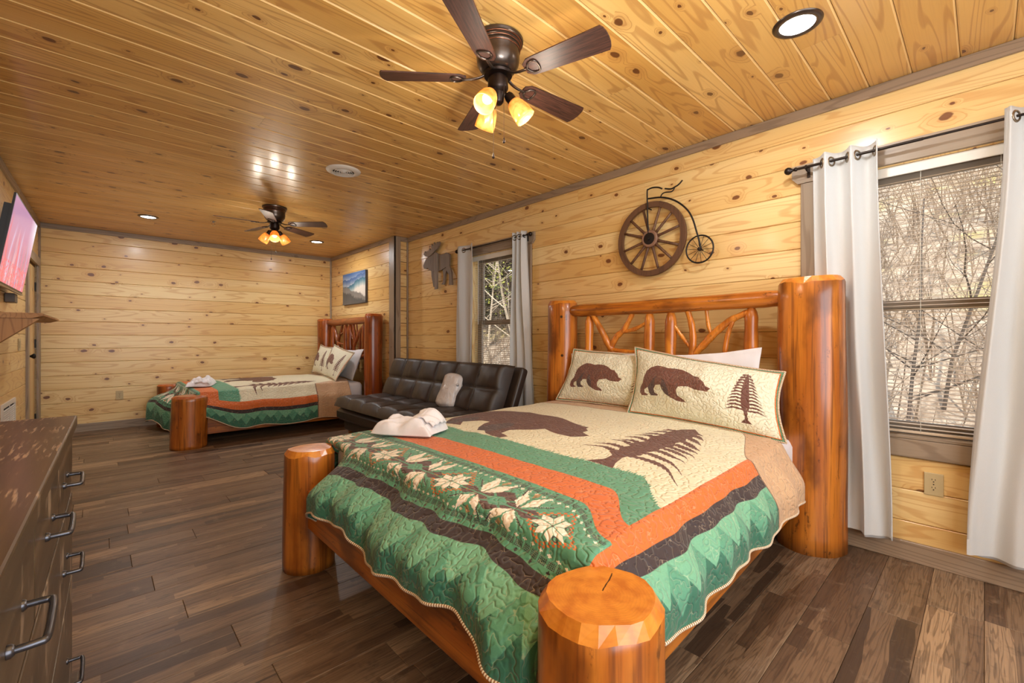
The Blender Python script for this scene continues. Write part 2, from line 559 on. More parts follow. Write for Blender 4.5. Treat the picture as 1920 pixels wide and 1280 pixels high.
# ceiling
M['pine_groove'] = plain('pale_tongue_catchlight', srgb(232, 190, 124), 0.35, nscale=12, namp=0.05)  # paler tongue colour, with the light caught in the grooves painted in
m = MB()
m.box(-0.9, YR - 0.15, H + 0.017, XW + 0.15, YB + 0.15, H + 0.12)
ceiling = structure(m.build('ceiling', plain('ceiling_backing', srgb(190, 140, 84), 0.7)))
rg = random.Random(21)
CR = 0.1795
y = 1.70 + CR * 35
while y > YR:
    ya, yb = max(y - CR, YR), min(y, YB)
    if yb > YR and ya < YB and yb - ya > 0.01:
        fnc = lambda u, v, d: (u, v, H + d)
        t = 0.018
        x0, x1 = -0.7, XW + 0.02
        cuts = [x0]
        if rg.random() < 0.35:
            cuts.append(rg.uniform(0.4, 2.6))
        cuts.append(x1)
        for a, b in zip(cuts[:-1], cuts[1:]):
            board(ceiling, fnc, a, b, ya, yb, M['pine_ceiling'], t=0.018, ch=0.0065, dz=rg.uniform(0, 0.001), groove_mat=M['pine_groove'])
    y -= CR

# floor: planks along x
m = MB()
m.box(-0.9, YR - 0.15, -0.12, XW + 0.15, YB + 0.15, -0.009)
floor = structure(m.build('floor', plain('subfloor', srgb(40, 30, 24), 0.8)))
FW = 0.178
protos = {}
rowi = 0
y = YR
nfl = 0
while y < YB:
    yb = min(y + FW, YB)
    x = -0.75 - rg.random() * 1.1
    while x < XW:
        xa, xb = max(x, -0.75), min(x + 1.22, XW)
        if xb - xa > 0.05:
            mm = MB()
            g, c = 0.0006, 0.0016
            mm.add([(xa + g, y + g, -0.009), (xb - g, y + g, -0.009), (xb - g, yb - g, -0.009), (xa + g, yb - g, -0.009),
                    (xa + g, y + g, -c), (xb - g, y + g, -c), (xb - g, yb - g, -c), (xa + g, yb - g, -c),
                    (xa + g + c, y + g + c, 0), (xb - g - c, y + g + c, 0), (xb - g - c, yb - g - c, 0), (xa + g + c, yb - g - c, 0)],
                   [(0, 1, 5, 4), (1, 2, 6, 5), (2, 3, 7, 6), (3, 0, 4, 7), (4, 5, 9, 8), (5, 6, 10, 9), (6, 7, 11, 10), (7, 4, 8, 11), (8, 9, 10, 11)])
            mm.build('floor_plank', M['floor'], floor)
            nfl += 1
        x += 1.22
    y = yb

# crown, corner and base trim
def trim(name, args, mat, bev=0.003):
    m = MB()
    m.box(*args, bev=bev)
    return structure(m.build(name, mat))
CZ = 0.062
trim('trim_1', (XW - 0.018, YR, H - CZ, XW, YJ, H), M['trim_y'])
trim('trim_2', (XW2 - 0.018, YJ, H - CZ, XW2, YB - 0.018, H), M['trim_y'])
trim('trim_3', (-0.545, YB - 0.018, H - CZ, XW2, YB, H), M['trim_x'])
trim('trim_4', (XW2, YJ - 0.018, H - CZ, XW - 0.018, YJ, H), M['trim_x'])
def left_trim(name, y0, y1, z0, z1, t, mat, off=0.0):
    pts = []
    for z in (z0, z1):
        for y, o in ((y0, off), (y1, off), (y1, off + t), (y0, off + t)):
            pts.append((left_x(y) + o, y, z))
    m = MB()
    m.add(pts, [(0, 1, 2, 3), (7, 6, 5, 4), (0, 4, 5, 1), (1, 5, 6, 2), (2, 6, 7, 3), (3, 7, 4, 0)])
    return m
structure(left_trim('trim_5', YR, YB, H - CZ, H, 0.018, None).build('trim_5', M['trim_y']))
trim('trim_6', (XW2 - 0.02, YJ - 0.02, 0.0, XW2, YJ + 0.14, H - 0.001), M['trim_z'])        # outer corner, wall face
trim('trim_7', (XW2 - 0.02, YJ - 0.02, 0.0, XW2 + 0.075, YJ - 0.001, H - 0.001), M['trim_z'])  # outer corner, jog face
trim('trim_8', (XW - 0.022, YJ - 0.022, 0.0, XW - 0.001, YJ - 0.001, H - CZ), M['trim_z'])
trim('trim_9', (XW2 - 0.022, YB - 0.022, 0.0, XW2 - 0.001, YB - 0.001, H - CZ), M['trim_z'])
trim('trim_10', (-0.545, YB - 0.02, 0.0, -0.52, YB - 0.001, H - CZ), M['trim_z'])
BZ = 0.105
trim('baseboard_right', (XW - 0.02, YR, 0, XW, YJ - 0.02, BZ), M['trim_y'])
trim('baseboard_alcove', (XW2 - 0.02, YJ + 0.14, 0, XW2, YB - 0.02, BZ), M['trim_y'])
trim('baseboard_back', (-0.53, YB - 0.02, 0, XW2 - 0.02, YB, BZ), M['trim_x'])
structure(left_trim('b', YR, DY0 - 0.1, 0, BZ, 0.018, None).build('baseboard_left', M['trim_y']))

# closet door in the left wall
dr = MB()
def lbox(m, y0, y1, z0, z1, o0, o1, mi=0):
    pts = []
    for z in (z0, z1):
        for y, o in ((y0, o0), (y1, o0), (y1, o1), (y0, o1)):
            pts.append((left_x(y) + o, y, z))
    m.add(pts, [(0, 1, 2, 3), (7, 6, 5, 4), (0, 4, 5, 1), (1, 5, 6, 2), (2, 6, 7, 3), (3, 7, 4, 0)], mi)
    return m
black = plain('black_iron', srgb(34, 32, 32), 0.35, metallic=0.6)
lbox(dr, DY0, DY1, 0.01, DZ, -0.06, -0.025)
door = structure(dr.build('door_1', M['pine_z']))
for k in range(5):
    w = (DY1 - DY0) / 5
    lbox(MB(), DY0 + k * w + 0.002, DY0 + (k + 1) * w - 0.002, 0.012, DZ - 0.004, -0.026, -0.015).build('door_plank', M['pine_z'], door)
kn = MB()
kx = left_x(DY0 + 0.07)
kn.lathe([(0.0, 0.075), (0.02, 0.073), (0.029, 0.06), (0.02, 0.045), (0.011, 0.035), (0.011, 0.01), (0.03, 0.006), (0.03, 0.0)],
         (kx - 0.016, DY0 + 0.07, 1.0), (1, 0, 0), 16)
kn.build('door_knob', black, door, smooth=True)
for z in (0.25, 1.13, 1.8):
    lbox(MB(), DY1 - 0.03, DY1 + 0.03, z - 0.05, z + 0.05, -0.014, -0.006).build('hinge', black, door)
structure(left_trim('t', DY0 - 0.11, DY0 - 0.005, 0, DZ + 0.02, 0.02, None).build('trim_11', M['trim_z']))
structure(left_trim('t', DY1 + 0.005, DY1 + 0.11, 0, DZ + 0.02, 0.02, None).build('trim_12', M['trim_z']))
structure(left_trim('t', DY0 - 0.13, DY1 + 0.13, DZ + 0.02, DZ + 0.12, 0.022, None).build('trim_13', M['trim_y']))
# ------------------------------------------------------------------ windows
vinyl = plain('white_vinyl', srgb(226, 220, 208), 0.4, nscale=20, namp=0.02)
sashm = plain('tan_sash', srgb(150, 136, 120), 0.45, nscale=20, namp=0.03)
blindm = plain('cream_blind_slat', srgb(206, 184, 158), 0.45, nscale=20, namp=0.02)
cordm = plain('blind_cord', srgb(232, 226, 212), 0.7)

def glass_mat():
    m, nt, out = mat_new('window_glass')
    t = nd(nt, 'ShaderNodeBsdfTransparent', {0: (0.97, 0.985, 0.98, 1)})
    g = nd(nt, 'ShaderNodeBsdfGlossy', {0: (1, 1, 1, 1), 'Roughness': 0.02})
    tc = nd(nt, 'ShaderNodeTexCoord')
    n = nd(nt, 'ShaderNodeTexNoise', {'Vector': tc.outputs['Object'], 'Scale': 2.0})
    f = mth(nt, 'MULTIPLY_ADD', n.outputs[0], 0.01, 0.02)
    mx = nd(nt, 'ShaderNodeMixShader', {0: f, 1: t.outputs[0], 2: g.outputs[0]})
    nt.links.new(mx.outputs[0], out.inputs[0])
    return m
GLASS = glass_mat()

def make_window(num, y0, y1):
    o = MB()
    x0, x1 = XW + 0.085, XW + 0.135
    # frame ring
    o.box(x0, y0, WZ0, x1, y0 + 0.035, WZ1).box(x0, y1 - 0.035, WZ0, x1, y1, WZ1)
    o.box(x0, y0 + 0.035, WZ0, x1, y1 - 0.035, WZ0 + 0.035).box(x0, y0 + 0.035, WZ1 - 0.035, x1, y1 - 0.035, WZ1)
    win = structure(o.build('window_%d' % num, sashm))
    zm = 1.365
    for nm, za, zb, xo in (('upper_sash', zm - 0.02, WZ1 - 0.035, 0.025), ('lower_sash', WZ0 + 0.035, zm + 0.035, 0.0)):
        s = MB()
        xa, xb = x0 + xo, x0 + xo + 0.024
        ya, yb = y0 + 0.035, y1 - 0.035
        w = 0.042
        s.box(xa, ya, za, xb, ya + w, zb).box(xa, yb - w, za, xb, yb, zb)
        s.box(xa, ya + w, za, xb, yb - w, za + w).box(xa, ya + w, zb - w, xb, yb - w, zb)
        sa = s.build(nm, sashm, win)
        g = MB()
        g.box(xa + 0.009, ya + w - 0.003, za + w - 0.003, xa + 0.013, yb - w + 0.003, zb - w + 0.003)
        g.build('pane', GLASS, sa)
    # reveal lining
    r = MB()
    r.box(XW - 0.001, y0 - 0.001, WZ0, x0, y0 + 0.008, WZ1).box(XW - 0.001, y1 - 0.008, WZ0, x0, y1 + 0.001, WZ1)
    r.box(XW - 0.001, y0, WZ1 - 0.008, x0, y1, WZ1 + 0.001)
    r.build('jamb_lining', M['pine_z'], win)
    s = MB()
    s.box(XW - 0.02, y0 - 0.008, WZ0 - 0.002, x0, y1 + 0.008, WZ0 + 0.016, bev=0.003)
    s.build('window_sill', M['trim_y'], win)
    c = MB()
    c.box(XW - 0.02, y0 - 0.09, WZ0 - 0.10, XW, y0, WZ1, bev=0.003)
    c.build('side_casing', M['trim_z'], win)
    c = MB()
    c.box(XW - 0.02, y1, WZ0 - 0.10, XW, y1 + 0.09, WZ1, bev=0.003)
    c.build('side_casing', M['trim_z'], win)
    c = MB()
    hw, zt, zb = 0.135, WZ1 + 0.112, WZ1
    pts = [(y0 - hw, zt), (y0 - hw, zb + 0.035), (y0 - hw + 0.03, zb), (y1 + hw - 0.03, zb), (y1 + hw, zb + 0.035), (y1 + hw, zt)]
    c.prism(pts, lambda u, v, d: (XW - d, u, v), 0.0, 0.026)
    c.build('head_casing', M['trim_y'], win)
    c = MB()
    c.box(XW - 0.019, y0, WZ0 - 0.10, XW, y1, WZ0 - 0.003, bev=0.003)
    c.build('apron', M['trim_y'], win)
    return win

def make_blind(y0, y1, label):
    xc = XW + 0.042
    b = thing('window_blind', label, 'blind', (xc, (y0 + y1) / 2, WZ0 + 0.02), 'horizontal blinds in the windows')
    ya, yb = y0 + 0.012, y1 - 0.012
    m = MB()
    m.box(XW + 0.004, ya, WZ1 - 0.062, XW + 0.012, yb, WZ1 - 0.009, bev=0.002)
    m.box(XW + 0.012, ya + 0.002, WZ1 - 0.045, XW + 0.066, yb - 0.002, WZ1 - 0.01)
    m.build('head_rail', vinyl, b)
    m = MB()
    m.box(xc - 0.013, ya, WZ0 + 0.022, xc + 0.013, yb, WZ0 + 0.036, bev=0.003)
    m.build('bottom_rail', blindm, b)
    # slat prototype
    sl = MB()
    n = 5
    vs = []
    for y in (ya, yb):
        for k in range(n):
            t = k / (n - 1) * 2 - 1
            x = t * 0.0125
            z = 0.0022 * (1 - t * t) + x * 0.12
            vs.append((xc + x, y, z))
        for k in range(n - 1, -1, -1):
            t = k / (n - 1) * 2 - 1
            x = t * 0.0125
            vs.append((xc + x, y, 0.0022 * (1 - t * t) + x * 0.12 - 0.0007))
    N = 2 * n
    fs = [(k, (k + 1) % N, N + (k + 1) % N, N + k) for k in range(N)] + [tuple(range(N - 1, -1, -1)), tuple(range(N, 2 * N))]
    sl.add(vs, fs)
    z = WZ0 + 0.052
    first = None
    while z < WZ1 - 0.07:
        if first is None:
            first = sl.build('slat', blindm, b)
            s = first
        else:
            s = first.copy()
            COL.objects.link(s)
        s.location = (0, 0, z)
        z += 0.0213
    for f in (0.17, 0.5, 0.83):
        y = ya + (yb - ya) * f
        c = MB()
        for dx in (-0.0135, 0.0135):
            c.tube([(xc + dx, y, WZ0 + 0.03), (xc + dx, y, WZ1 - 0.05)], 0.0008, 5)
        c.build('ladder_cord', cordm, b)
    c = MB()
    c.tube([(XW + 0.006, yb - 0.1, WZ1 - 0.06), (XW + 0.004, yb - 0.1, 1.35)], 0.0035, 6)
    c.build('tilt_wand', vinyl, b)
    return b

make_window(1, *WINS['near'])
make_window(2, *WINS['far'])
make_blind(*WINS['near'], 'cream horizontal blind in the wide window beside the big log bed')
make_blind(*WINS['far'], 'cream horizontal blind in the window behind the dark futon')

# ------------------------------------------------------------------ curtains on rods
def fabric(name, col, dark, rough=0.85, weave=420, sheen=0.3):
    m, nt, out = mat_new(name)
    tc = nd(nt, 'ShaderNodeTexCoord')
    w = nd(nt, 'ShaderNodeTexNoise', {'Vector': tc.outputs['Object'], 'Scale': weave, 'Detail': 2})
    lo = nd(nt, 'ShaderNodeTexNoise', {'Vector': tc.outputs['Object'], 'Scale': 5, 'Detail': 3})
    c = mixc(nt, mth(nt, 'MULTIPLY', w.outputs[0], 0.5), col, dark)
    h = mth(nt, 'ADD', w.outputs[0], mth(nt, 'MULTIPLY', lo.outputs[0], 4))
    p = principled(nt, out, c, rough, h, 0.25, 0.002)
    p.inputs['Sheen Weight'].default_value = sheen
    return m
curt = fabric('pale_grey_curtain_cloth', srgb(204, 204, 202), srgb(186, 186, 184), 0.7)
rodm = plain('dark_bronze_rod', srgb(48, 40, 36), 0.35, metallic=0.7)
ringm = plain('antique_nickel_grommet', srgb(150, 134, 112), 0.3, metallic=0.9)
XR = XW - 0.088

def make_curtain(label, top, bot, zb, folds, amp, phase, group, ztop=2.262, taper=1.0):
    """top/bot: (y_start, y_end) at the top and at the hem"""
    c = thing('curtain', label, 'curtain', (XR, (bot[0] + bot[1]) / 2, zb), group)
    rg = random.Random(int(phase * 100) + 5)
    ph2 = rg.random() * 6
    def P(u, v):
        s = smooth_step(0, 1, v) ** taper
        ya = top[0] * s + bot[0] * (1 - s)
        yb = top[1] * s + bot[1] * (1 - s)
        z = zb + (ztop - zb) * v
        wob = 0.25 * math.sin(v * 3.1 + ph2) * (1 - v)
        a = math.sin(2 * PI * (folds * u + phase) + wob * 3)
        a2 = math.sin(2 * PI * (folds * 2.3 * u + phase * 2) + 4 * (1 - v)) * 0.22 * (1 - v)
        x = XR + amp * (a + a2) * (0.75 + 0.25 * v) + 0.006 * math.sin(9 * v + 14 * u)
        y = ya + (yb - ya) * u + 0.25 * amp * math.cos(2 * PI * (folds * u + phase)) * (1 if u not in (0, 1) else 0)
        if v < 0.001:
            z += 0.012 * math.sin(7 * u + ph2)
        return (min(x, XW - 0.024), y, z)
    m = MB()
    m.grid(P, 90, 80)
    p = m.build('cloth', curt, c, smooth=True)
    sd = p.modifiers.new('thick', 'SOLIDIFY')
    sd.thickness = 0.0025
    # hem fold along the bottom, a strip proud of the cloth
    h = MB()
    h.grid(lambda u, v: (P(u, 0.001 + v * 0.035)[0] - 0.0016, P(u, 0.001 + v * 0.035)[1], P(u, 0.001 + v * 0.035)[2]), 90, 2)
    h.build('bottom_hem', curt, c, smooth=True)
    # grommets where the cloth crosses the rod
    vt = (2.211 - zb) / (ztop - zb)
    n = int(folds * 2)
    for k in range(n + 1):
        u = (k * 0.5 - phase) / folds
        if u < 0.03 or u > 0.97:
            continue
        q = P(u, vt)
        q2 = P(u + 0.01, vt)
        tn = Vector((q2[0] - q[0], q2[1] - q[1], 0)).normalized()
        nn = tn.cross(Vector((0, 0, 1)))
        g = MB()
        g.lathe([(0.019, -0.004), (0.026, -0.005), (0.030, 0), (0.026, 0.005), (0.019, 0.004), (0.019, -0.004)], q, nn, 18)
        g.build('grommet', ringm, c, smooth=True)
    return c

def make_rod(y0, y1, label):
    r = thing('curtain_rod', label, 'curtain rod', (XW, (y0 + y1) / 2, 2.19), 'dark bronze curtain rods')
    m = MB()
    m.tube([(XR, y0, 2.213), (XR, (y0 + y1) / 2, 2.213)], 0.0062, 12)
    m.tube([(XR, (y0 + y1) / 2, 2.213), (XR, y1, 2.213)], 0.0078, 12)
    m.build('pole', rodm, r, smooth=True, auto=0.7)
    for y, s in ((y0, -1), (y1, 1)):
        f = MB()
        f.lathe([(0.006, 0), (0.012, 0.004), (0.012, 0.012), (0.007, 0.018), (0.009, 0.026), (0.019, 0.036), (0.023, 0.048),
                 (0.019, 0.060), (0.009, 0.068), (0.0, 0.070)], (XR, y, 2.213), (0, s, 0), 16)
        f.build('finial', rodm, r, smooth=True)
        b = MB()
        yb = y - s * 0.045
        b.tube([(XW - 0.028, yb, 2.196), (XR + 0.012, yb, 2.196), (XR, yb, 2.203)], 0.0045, 8)
        b.lathe([(0.010, -0.006), (0.014, -0.004), (0.014, 0.004), (0.010, 0.006)], (XR, yb, 2.211), (0, 1, 0), 12)
        b.box(XW - 0.031, yb - 0.008, 2.165, XW - 0.0265, yb + 0.008, 2.232)
        b.build('bracket', rodm, r)
    return r
make_rod(-0.345, 0.775, 'bronze curtain rod over the wide window at the right')
make_rod(3.09, 4.21, 'bronze curtain rod over the window behind the futon')
G1 = 'pale grommet curtains'
make_curtain('pale curtain panel hanging between the tall log bedpost and the wide window', (0.70, 0.40), (0.66, 0.34), 0.115, 2.5, 0.036, 0.15, G1)
make_curtain('pale curtain panel on the far right edge, pulled to the right of the wide window', (-0.062, -0.34), (0.06, -0.34), 0.145, 2.5, 0.034, 0.6, G1, 2.255)
make_curtain('pale curtain panel left of the window behind the futon, nearest the wooden moose', (4.285, 3.93), (4.30, 3.97), 0.12, 1.5, 0.026, 0.3, G1)
make_curtain('pale curtain panel gathered right of the window behind the futon, beside the log bed', (3.27, 3.115), (3.33, 2.99), 0.12, 2.5, 0.030, 0.8, G1)

# ------------------------------------------------------------------ wooded hillside outside
def leaf_litter():
    m, nt, out = mat_new('leaf_litter_slope')
    tc = nd(nt, 'ShaderNodeTexCoord')
    n = nd(nt, 'ShaderNodeTexNoise', {'Vector': tc.outputs['Object'], 'Scale': 3.0, 'Detail': 8, 'Roughness': 0.75})
    n2 = nd(nt, 'ShaderNodeTexNoise', {'Vector': tc.outputs['Object'], 'Scale': 0.6, 'Detail': 3})
    c = mixc(nt, ss(nt, n.outputs[0], 0.35, 0.65), srgb(130, 108, 88), srgb(206, 184, 160))
    c = mixc(nt, ss(nt, n2.outputs[0], 0.5, 0.7), c, srgb(190, 170, 110))
    principled(nt, out, c, 0.9, n.outputs[0], 0.6, 0.1)
    return m
def slope_z(x, y):
    t = max(0.0, x - 4.2)
    zz = -1.1 + 0.46 * t
    if x > 30:
        zz = -1.1 + 0.46 * 25.8 + 0.1 * (x - 30)
    return zz + 0.35 * noise.noise((x * 0.25, y * 0.25, 0)) + 0.12 * noise.noise((x, y, 3))
g = MB()
g.grid(lambda u, v: (3.6 + 36 * u, -22 + 62 * v, slope_z(3.6 + 36 * u, -22 + 62 * v)), 70, 120)
ground = tag(g.build('hillside', leaf_litter(), smooth=True), 'sunlit leaf covered slope outside the windows', 'ground', kind='structure')
bark_pale = plain('pale_bark', srgb(206, 184, 156), 0.85, nscale=14, namp=0.25)
bark_dark = plain('dark_bark', srgb(92, 80, 70), 0.85, nscale=14, namp=0.25)
leaf_y = plain('yellow_green_leaves', srgb(176, 176, 70), 0.6, nscale=5, namp=0.3)

def tree_mesh(seed, h, r, forks, mb=None):
    rg = random.Random(seed)
    m = MB()
    tips = []
    def limb(p, d, L, r0, depth):
        n = 5
        pts, rad = [Vector(p)], [r0]
        d = Vector(d).normalized()
        for k in range(n):
            d = (d + Vector((rg.uniform(-1, 1), rg.uniform(-1, 1), rg.uniform(-0.5, 0.9))) * 0.16).normalized()
            pts.append(pts[-1] + d * L / n)
            rad.append(r0 * (1 - 0.75 * (k + 1) / n))
        m.tube(pts, rad, 6 if depth == 0 else 4, caps=False)
        if depth < 3:
            for k in range(forks[depth]):
                t = rg.uniform(0.25 if depth else 0.2, 0.98)
                i = min(int(t * n), n - 1)
                q = pts[i].lerp(pts[i + 1], t * n - i)
                a = rg.uniform(0, 2 * PI)
                side = Vector((math.cos(a), math.sin(a), rg.uniform(-0.1, 0.7)))
                limb(q, d * 0.35 + side, L * rg.uniform(0.3, 0.5), rad[i] * 0.5, depth + 1)
        if depth >= 2:
            tips.append(pts[-1])
            tips.append(pts[2])
    limb((0, 0, -0.3), (0, 0, 1), h, r, 0)
    return m, tips
protos = []
for k in range(5):
    m_, tips = tree_mesh(40 + k, 9 + k, 0.060 + 0.008 * k, (9, 4, 2))
    me_o = None
    rgl = random.Random(80 + k)
    lv = MB()
    for tp in tips:
        for _ in range(7):
            c = tp + Vector((rgl.gauss(0, 0.28), rgl.gauss(0, 0.28), rgl.gauss(0, 0.2)))
            a, b = Vector((rgl.uniform(-1, 1), rgl.uniform(-1, 1), rgl.uniform(-1, 1))).normalized(), Vector((rgl.uniform(-1, 1), rgl.uniform(-1, 1), rgl.uniform(-1, 1))).normalized()
            s = 0.045
            lv.add([c - a * s, c + b * s * 0.6, c + a * s, c - b * s * 0.6], [(0, 1, 2, 3)])
    protos.append((m_, lv))
def plant(i, x, y, s, rz, mat, leafy, label, group):
    key = (i, mat.name, leafy)
    z = slope_z(x, y)
    if key not in plant.cache:
        o = thing('woodland_tree', label, 'tree', (0, 0, 0), group)
        protos[i][0].build('trunk_and_branches', mat, o)
        if leafy:
            protos[i][1].build('foliage', leaf_y, o, kind='stuff')
        plant.cache[key] = o
    else:
        o = copy_tree(plant.cache[key], (0, 0, 0), label)
        o['group'] = group
    o.location = (x, y, z)
    o.rotation_euler = (0, 0, rz)
    o.scale = (s, s, s)
    return o
plant.cache = {}
rg = random.Random(5)
L1, L2 = 'bare winter tree on the slope outside the wide window at the right', 'pale trunked tree with yellow green leaves outside the window behind the futon'
for k in range(14):
    x = 9.5 + 1.35 * k
    y = x * (-0.40 + 0.72 * ((k * 5) % 14) / 13.0)
    plant(k % 5, x, y, rg.uniform(0.55, 0.95), rg.uniform(0, 6), bark_pale if rg.random() < 0.6 else bark_dark, False, L1, 'bare trees outside the wide window')
for k in range(9):
    x = 6.5 + 1.1 * k
    y = x * (1.02 + 0.36 * ((k * 4) % 9) / 8.0)
    plant(k % 5, x, y, rg.uniform(0.5, 0.8), rg.uniform(0, 6), bark_pale, True, L2, 'leafy trees outside the far window')
# dark twiggy shrubs close to the wide window
for k, (x, y, s) in enumerate(((6.3, 0.62, 0.32), (6.6, -0.55, 0.34), (7.4, 0.35, 0.4), (8.0, -1.2, 0.42))):
    plant((k * 2 + 1) % 5, x, y, s, k * 1.3, bark_dark, False, 'dark twiggy young tree growing close outside the wide window', 'dark twiggy young trees by the wide window')

evergreen = plain('dark_evergreen', srgb(56, 66, 38), 0.8, nscale=6, namp=0.3)
def conifer(x, y, h, seed, first=[None]):
    if first[0] is None:
        rg_ = random.Random(seed)
        o = thing('evergreen_tree', 'dark evergreen tree behind the pale trunks outside the window behind the futon', 'tree', (0, 0, 0), 'dark evergreens outside the far window')
        m = MB()
        m.tube([(0, 0, -0.3), (0, 0, 1.0)], [0.015, 0.003], 6)
        m.build('trunk', bark_dark, o)
        m = MB()
        for k in range(900):
            t = rg_.random() ** 0.8
            r = (1 - t) * 0.26 * rg_.random() ** 0.5 + 0.01
            a = rg_.random() * 2 * PI
            c = Vector((r * math.cos(a), r * math.sin(a), 0.06 + 0.94 * t))
            e = Vector((math.cos(a), math.sin(a), -0.35)).normalized()
            n = Vector((-math.sin(a), math.cos(a), 0))
            s_ = 0.028
            m.add([c - e * s_, c + n * s_ * 0.7, c + e * s_ * 1.3, c - n * s_ * 0.7], [(0, 1, 2, 3)])
        m.build('needles', evergreen, o, kind='stuff')
        first[0] = o
    else:
        o = copy_tree(first[0], (0, 0, 0))
    o.location = (x, y, slope_z(x, y))
    o.rotation_euler = (0, 0, seed)
    o.scale = (h, h, h)
for k, (x, f) in enumerate(((9.5, 1.08), (10.5, 1.22), (9.0, 1.34), (13.0, 1.13), (14.5, 1.27), (12.5, 1.38), (17.5, 1.18))):
    conifer(x, x * f, 8.5 + (k * 37 % 5), k)

# undergrowth of fine twigs, beyond counting
m = MB()
rg = random.Random(77)
def twig(x, y, h, r):
    z = slope_z(x, y) - 0.05
    a = rg.uniform(0, 6.28)
    dx, dy = math.cos(a) * h * rg.uniform(0.1, 0.6), math.sin(a) * h * rg.uniform(0.1, 0.6)
    p = [Vector((x, y, z)), Vector((x + dx * 0.4 + rg.uniform(-.1, .1), y + dy * 0.4 + rg.uniform(-.1, .1), z + h * 0.5)), Vector((x + dx, y + dy, z + h))]
    m.tube(p, [r, r * 0.6, r * 0.15], 3, caps=False)
    for _ in range(3):
        t = rg.uniform(0.3, 0.9)
        q = p[0].lerp(p[2], t)
        m.tube([q, q + Vector((rg.uniform(-1, 1), rg.uniform(-1, 1), rg.uniform(0.1, 1))) * h * 0.35], [r * 0.4, r * 0.1], 3, caps=False)
for k in range(2600):
    x = rg.uniform(5.5, 24)
    y = x * (rg.uniform(-0.45, 0.36) if k % 3 else rg.uniform(0.98, 1.45))
    twig(x, y, rg.uniform(0.5, 1.8), rg.uniform(0.006, 0.016) * (0.6 + x / 14))
tag(m.build('woodland_brush', plain('tan_twigs', srgb(170, 146, 122), 0.85, nscale=3, namp=0.35)), 'tangle of fine bare twigs covering the slope outside both windows', 'brush', kind='stuff')
# ------------------------------------------------------------------ woven prints, drawn here as flat pictures for the cloth
def poly_mask(A, B, pts):
    m = np.zeros(A.shape, dtype=bool)
    n = len(pts)
    a0, a1 = min(p[0] for p in pts), max(p[0] for p in pts)
    b0, b1 = min(p[1] for p in pts), max(p[1] for p in pts)
    sel = (A >= a0) & (A <= a1) & (B >= b0) & (B <= b1)
    if not sel.any():
        return m
    x, y = A[sel], B[sel]
    ins = np.zeros(x.shape, dtype=bool)
    j = n - 1
    for i in range(n):
        xi, yi = pts[i]
        xj, yj = pts[j]
        if yi != yj:
            c = ((yi > y) != (yj > y)) & (x < (xj - xi) * (y - yi) / (yj - yi) + xi)
            ins ^= c
        j = i
    m[sel] = ins
    return m

def mk_image(name, rgb, alpha=None):
    h, w = rgb.shape[:2]
    im = bpy.data.images.new(name, w, h, alpha=True, float_buffer=False)
    im.alpha_mode = 'CHANNEL_PACKED'
    px = np.ones((h, w, 4), dtype=np.float32)
    px[..., :3] = rgb / 255.0
    if alpha is not None:
        px[..., 3] = alpha
    im.pixels.foreach_set(px.ravel())
    im.update()
    im.pack()
    return im

C_GREEN, C_DGREEN, C_LGREEN = (86, 150, 118), (48, 108, 84), (112, 172, 136)
C_OR, C_DARK, C_BROWN, C_CREAM, C_WHITE = (212, 106, 38), (54, 40, 40), (94, 50, 36), (232, 226, 196), (242, 230, 212)

BEAR = [(1.106, 1.923), (1.171, 1.99), (1.287, 2.068), (1.373, 2.088), (1.478, 2.094), (1.581, 2.091), (1.653, 2.069), (1.703, 2.011), (1.742, 1.902), (1.773, 1.819), (1.732, 1.653), (1.753, 1.537), (1.71, 1.422), (1.659, 1.305), (1.625, 1.223), (1.625, 1.185), (1.582, 1.173), (1.539, 1.127), (1.488, 1.125), (1.462, 1.086), (1.45, 1.052), (1.41, 1.059), (1.35, 1.1), (1.353, 1.187), (1.373, 1.266), (1.395, 1.329), (1.347, 1.357), (1.294, 1.442), (1.245, 1.47), (1.16, 1.448), (1.129, 1.382), (1.11, 1.339), (1.062, 1.354), (1.065, 1.426), (1.095, 1.509), (1.139, 1.569), (1.123, 1.619), (1.182, 1.674), (1.27, 1.728), (1.335, 1.75), (1.316, 1.811), (1.263, 1.861), (1.218, 1.881), (1.164, 1.828), (1.133, 1.796), (1.125, 1.864)]
TREE = [(1.06, 0.775), (1.133, 0.733), (1.20, 0.74), (1.25, 0.79), (1.30, 0.77), (1.36, 0.80), (1.42, 0.78), (1.50, 0.805), (1.56, 0.78), (1.66, 0.80), (1.74, 0.785), (1.86, 0.80), (1.96, 0.775), (2.02, 0.72), (1.93, 0.66), (1.83, 0.64), (1.76, 0.655), (1.70, 0.63), (1.64, 0.655), (1.58, 0.635), (1.50, 0.66), (1.43, 0.64), (1.36, 0.665), (1.29, 0.65), (1.24, 0.68), (1.2, 0.687), (1.118, 0.668), (1.052, 0.64)]
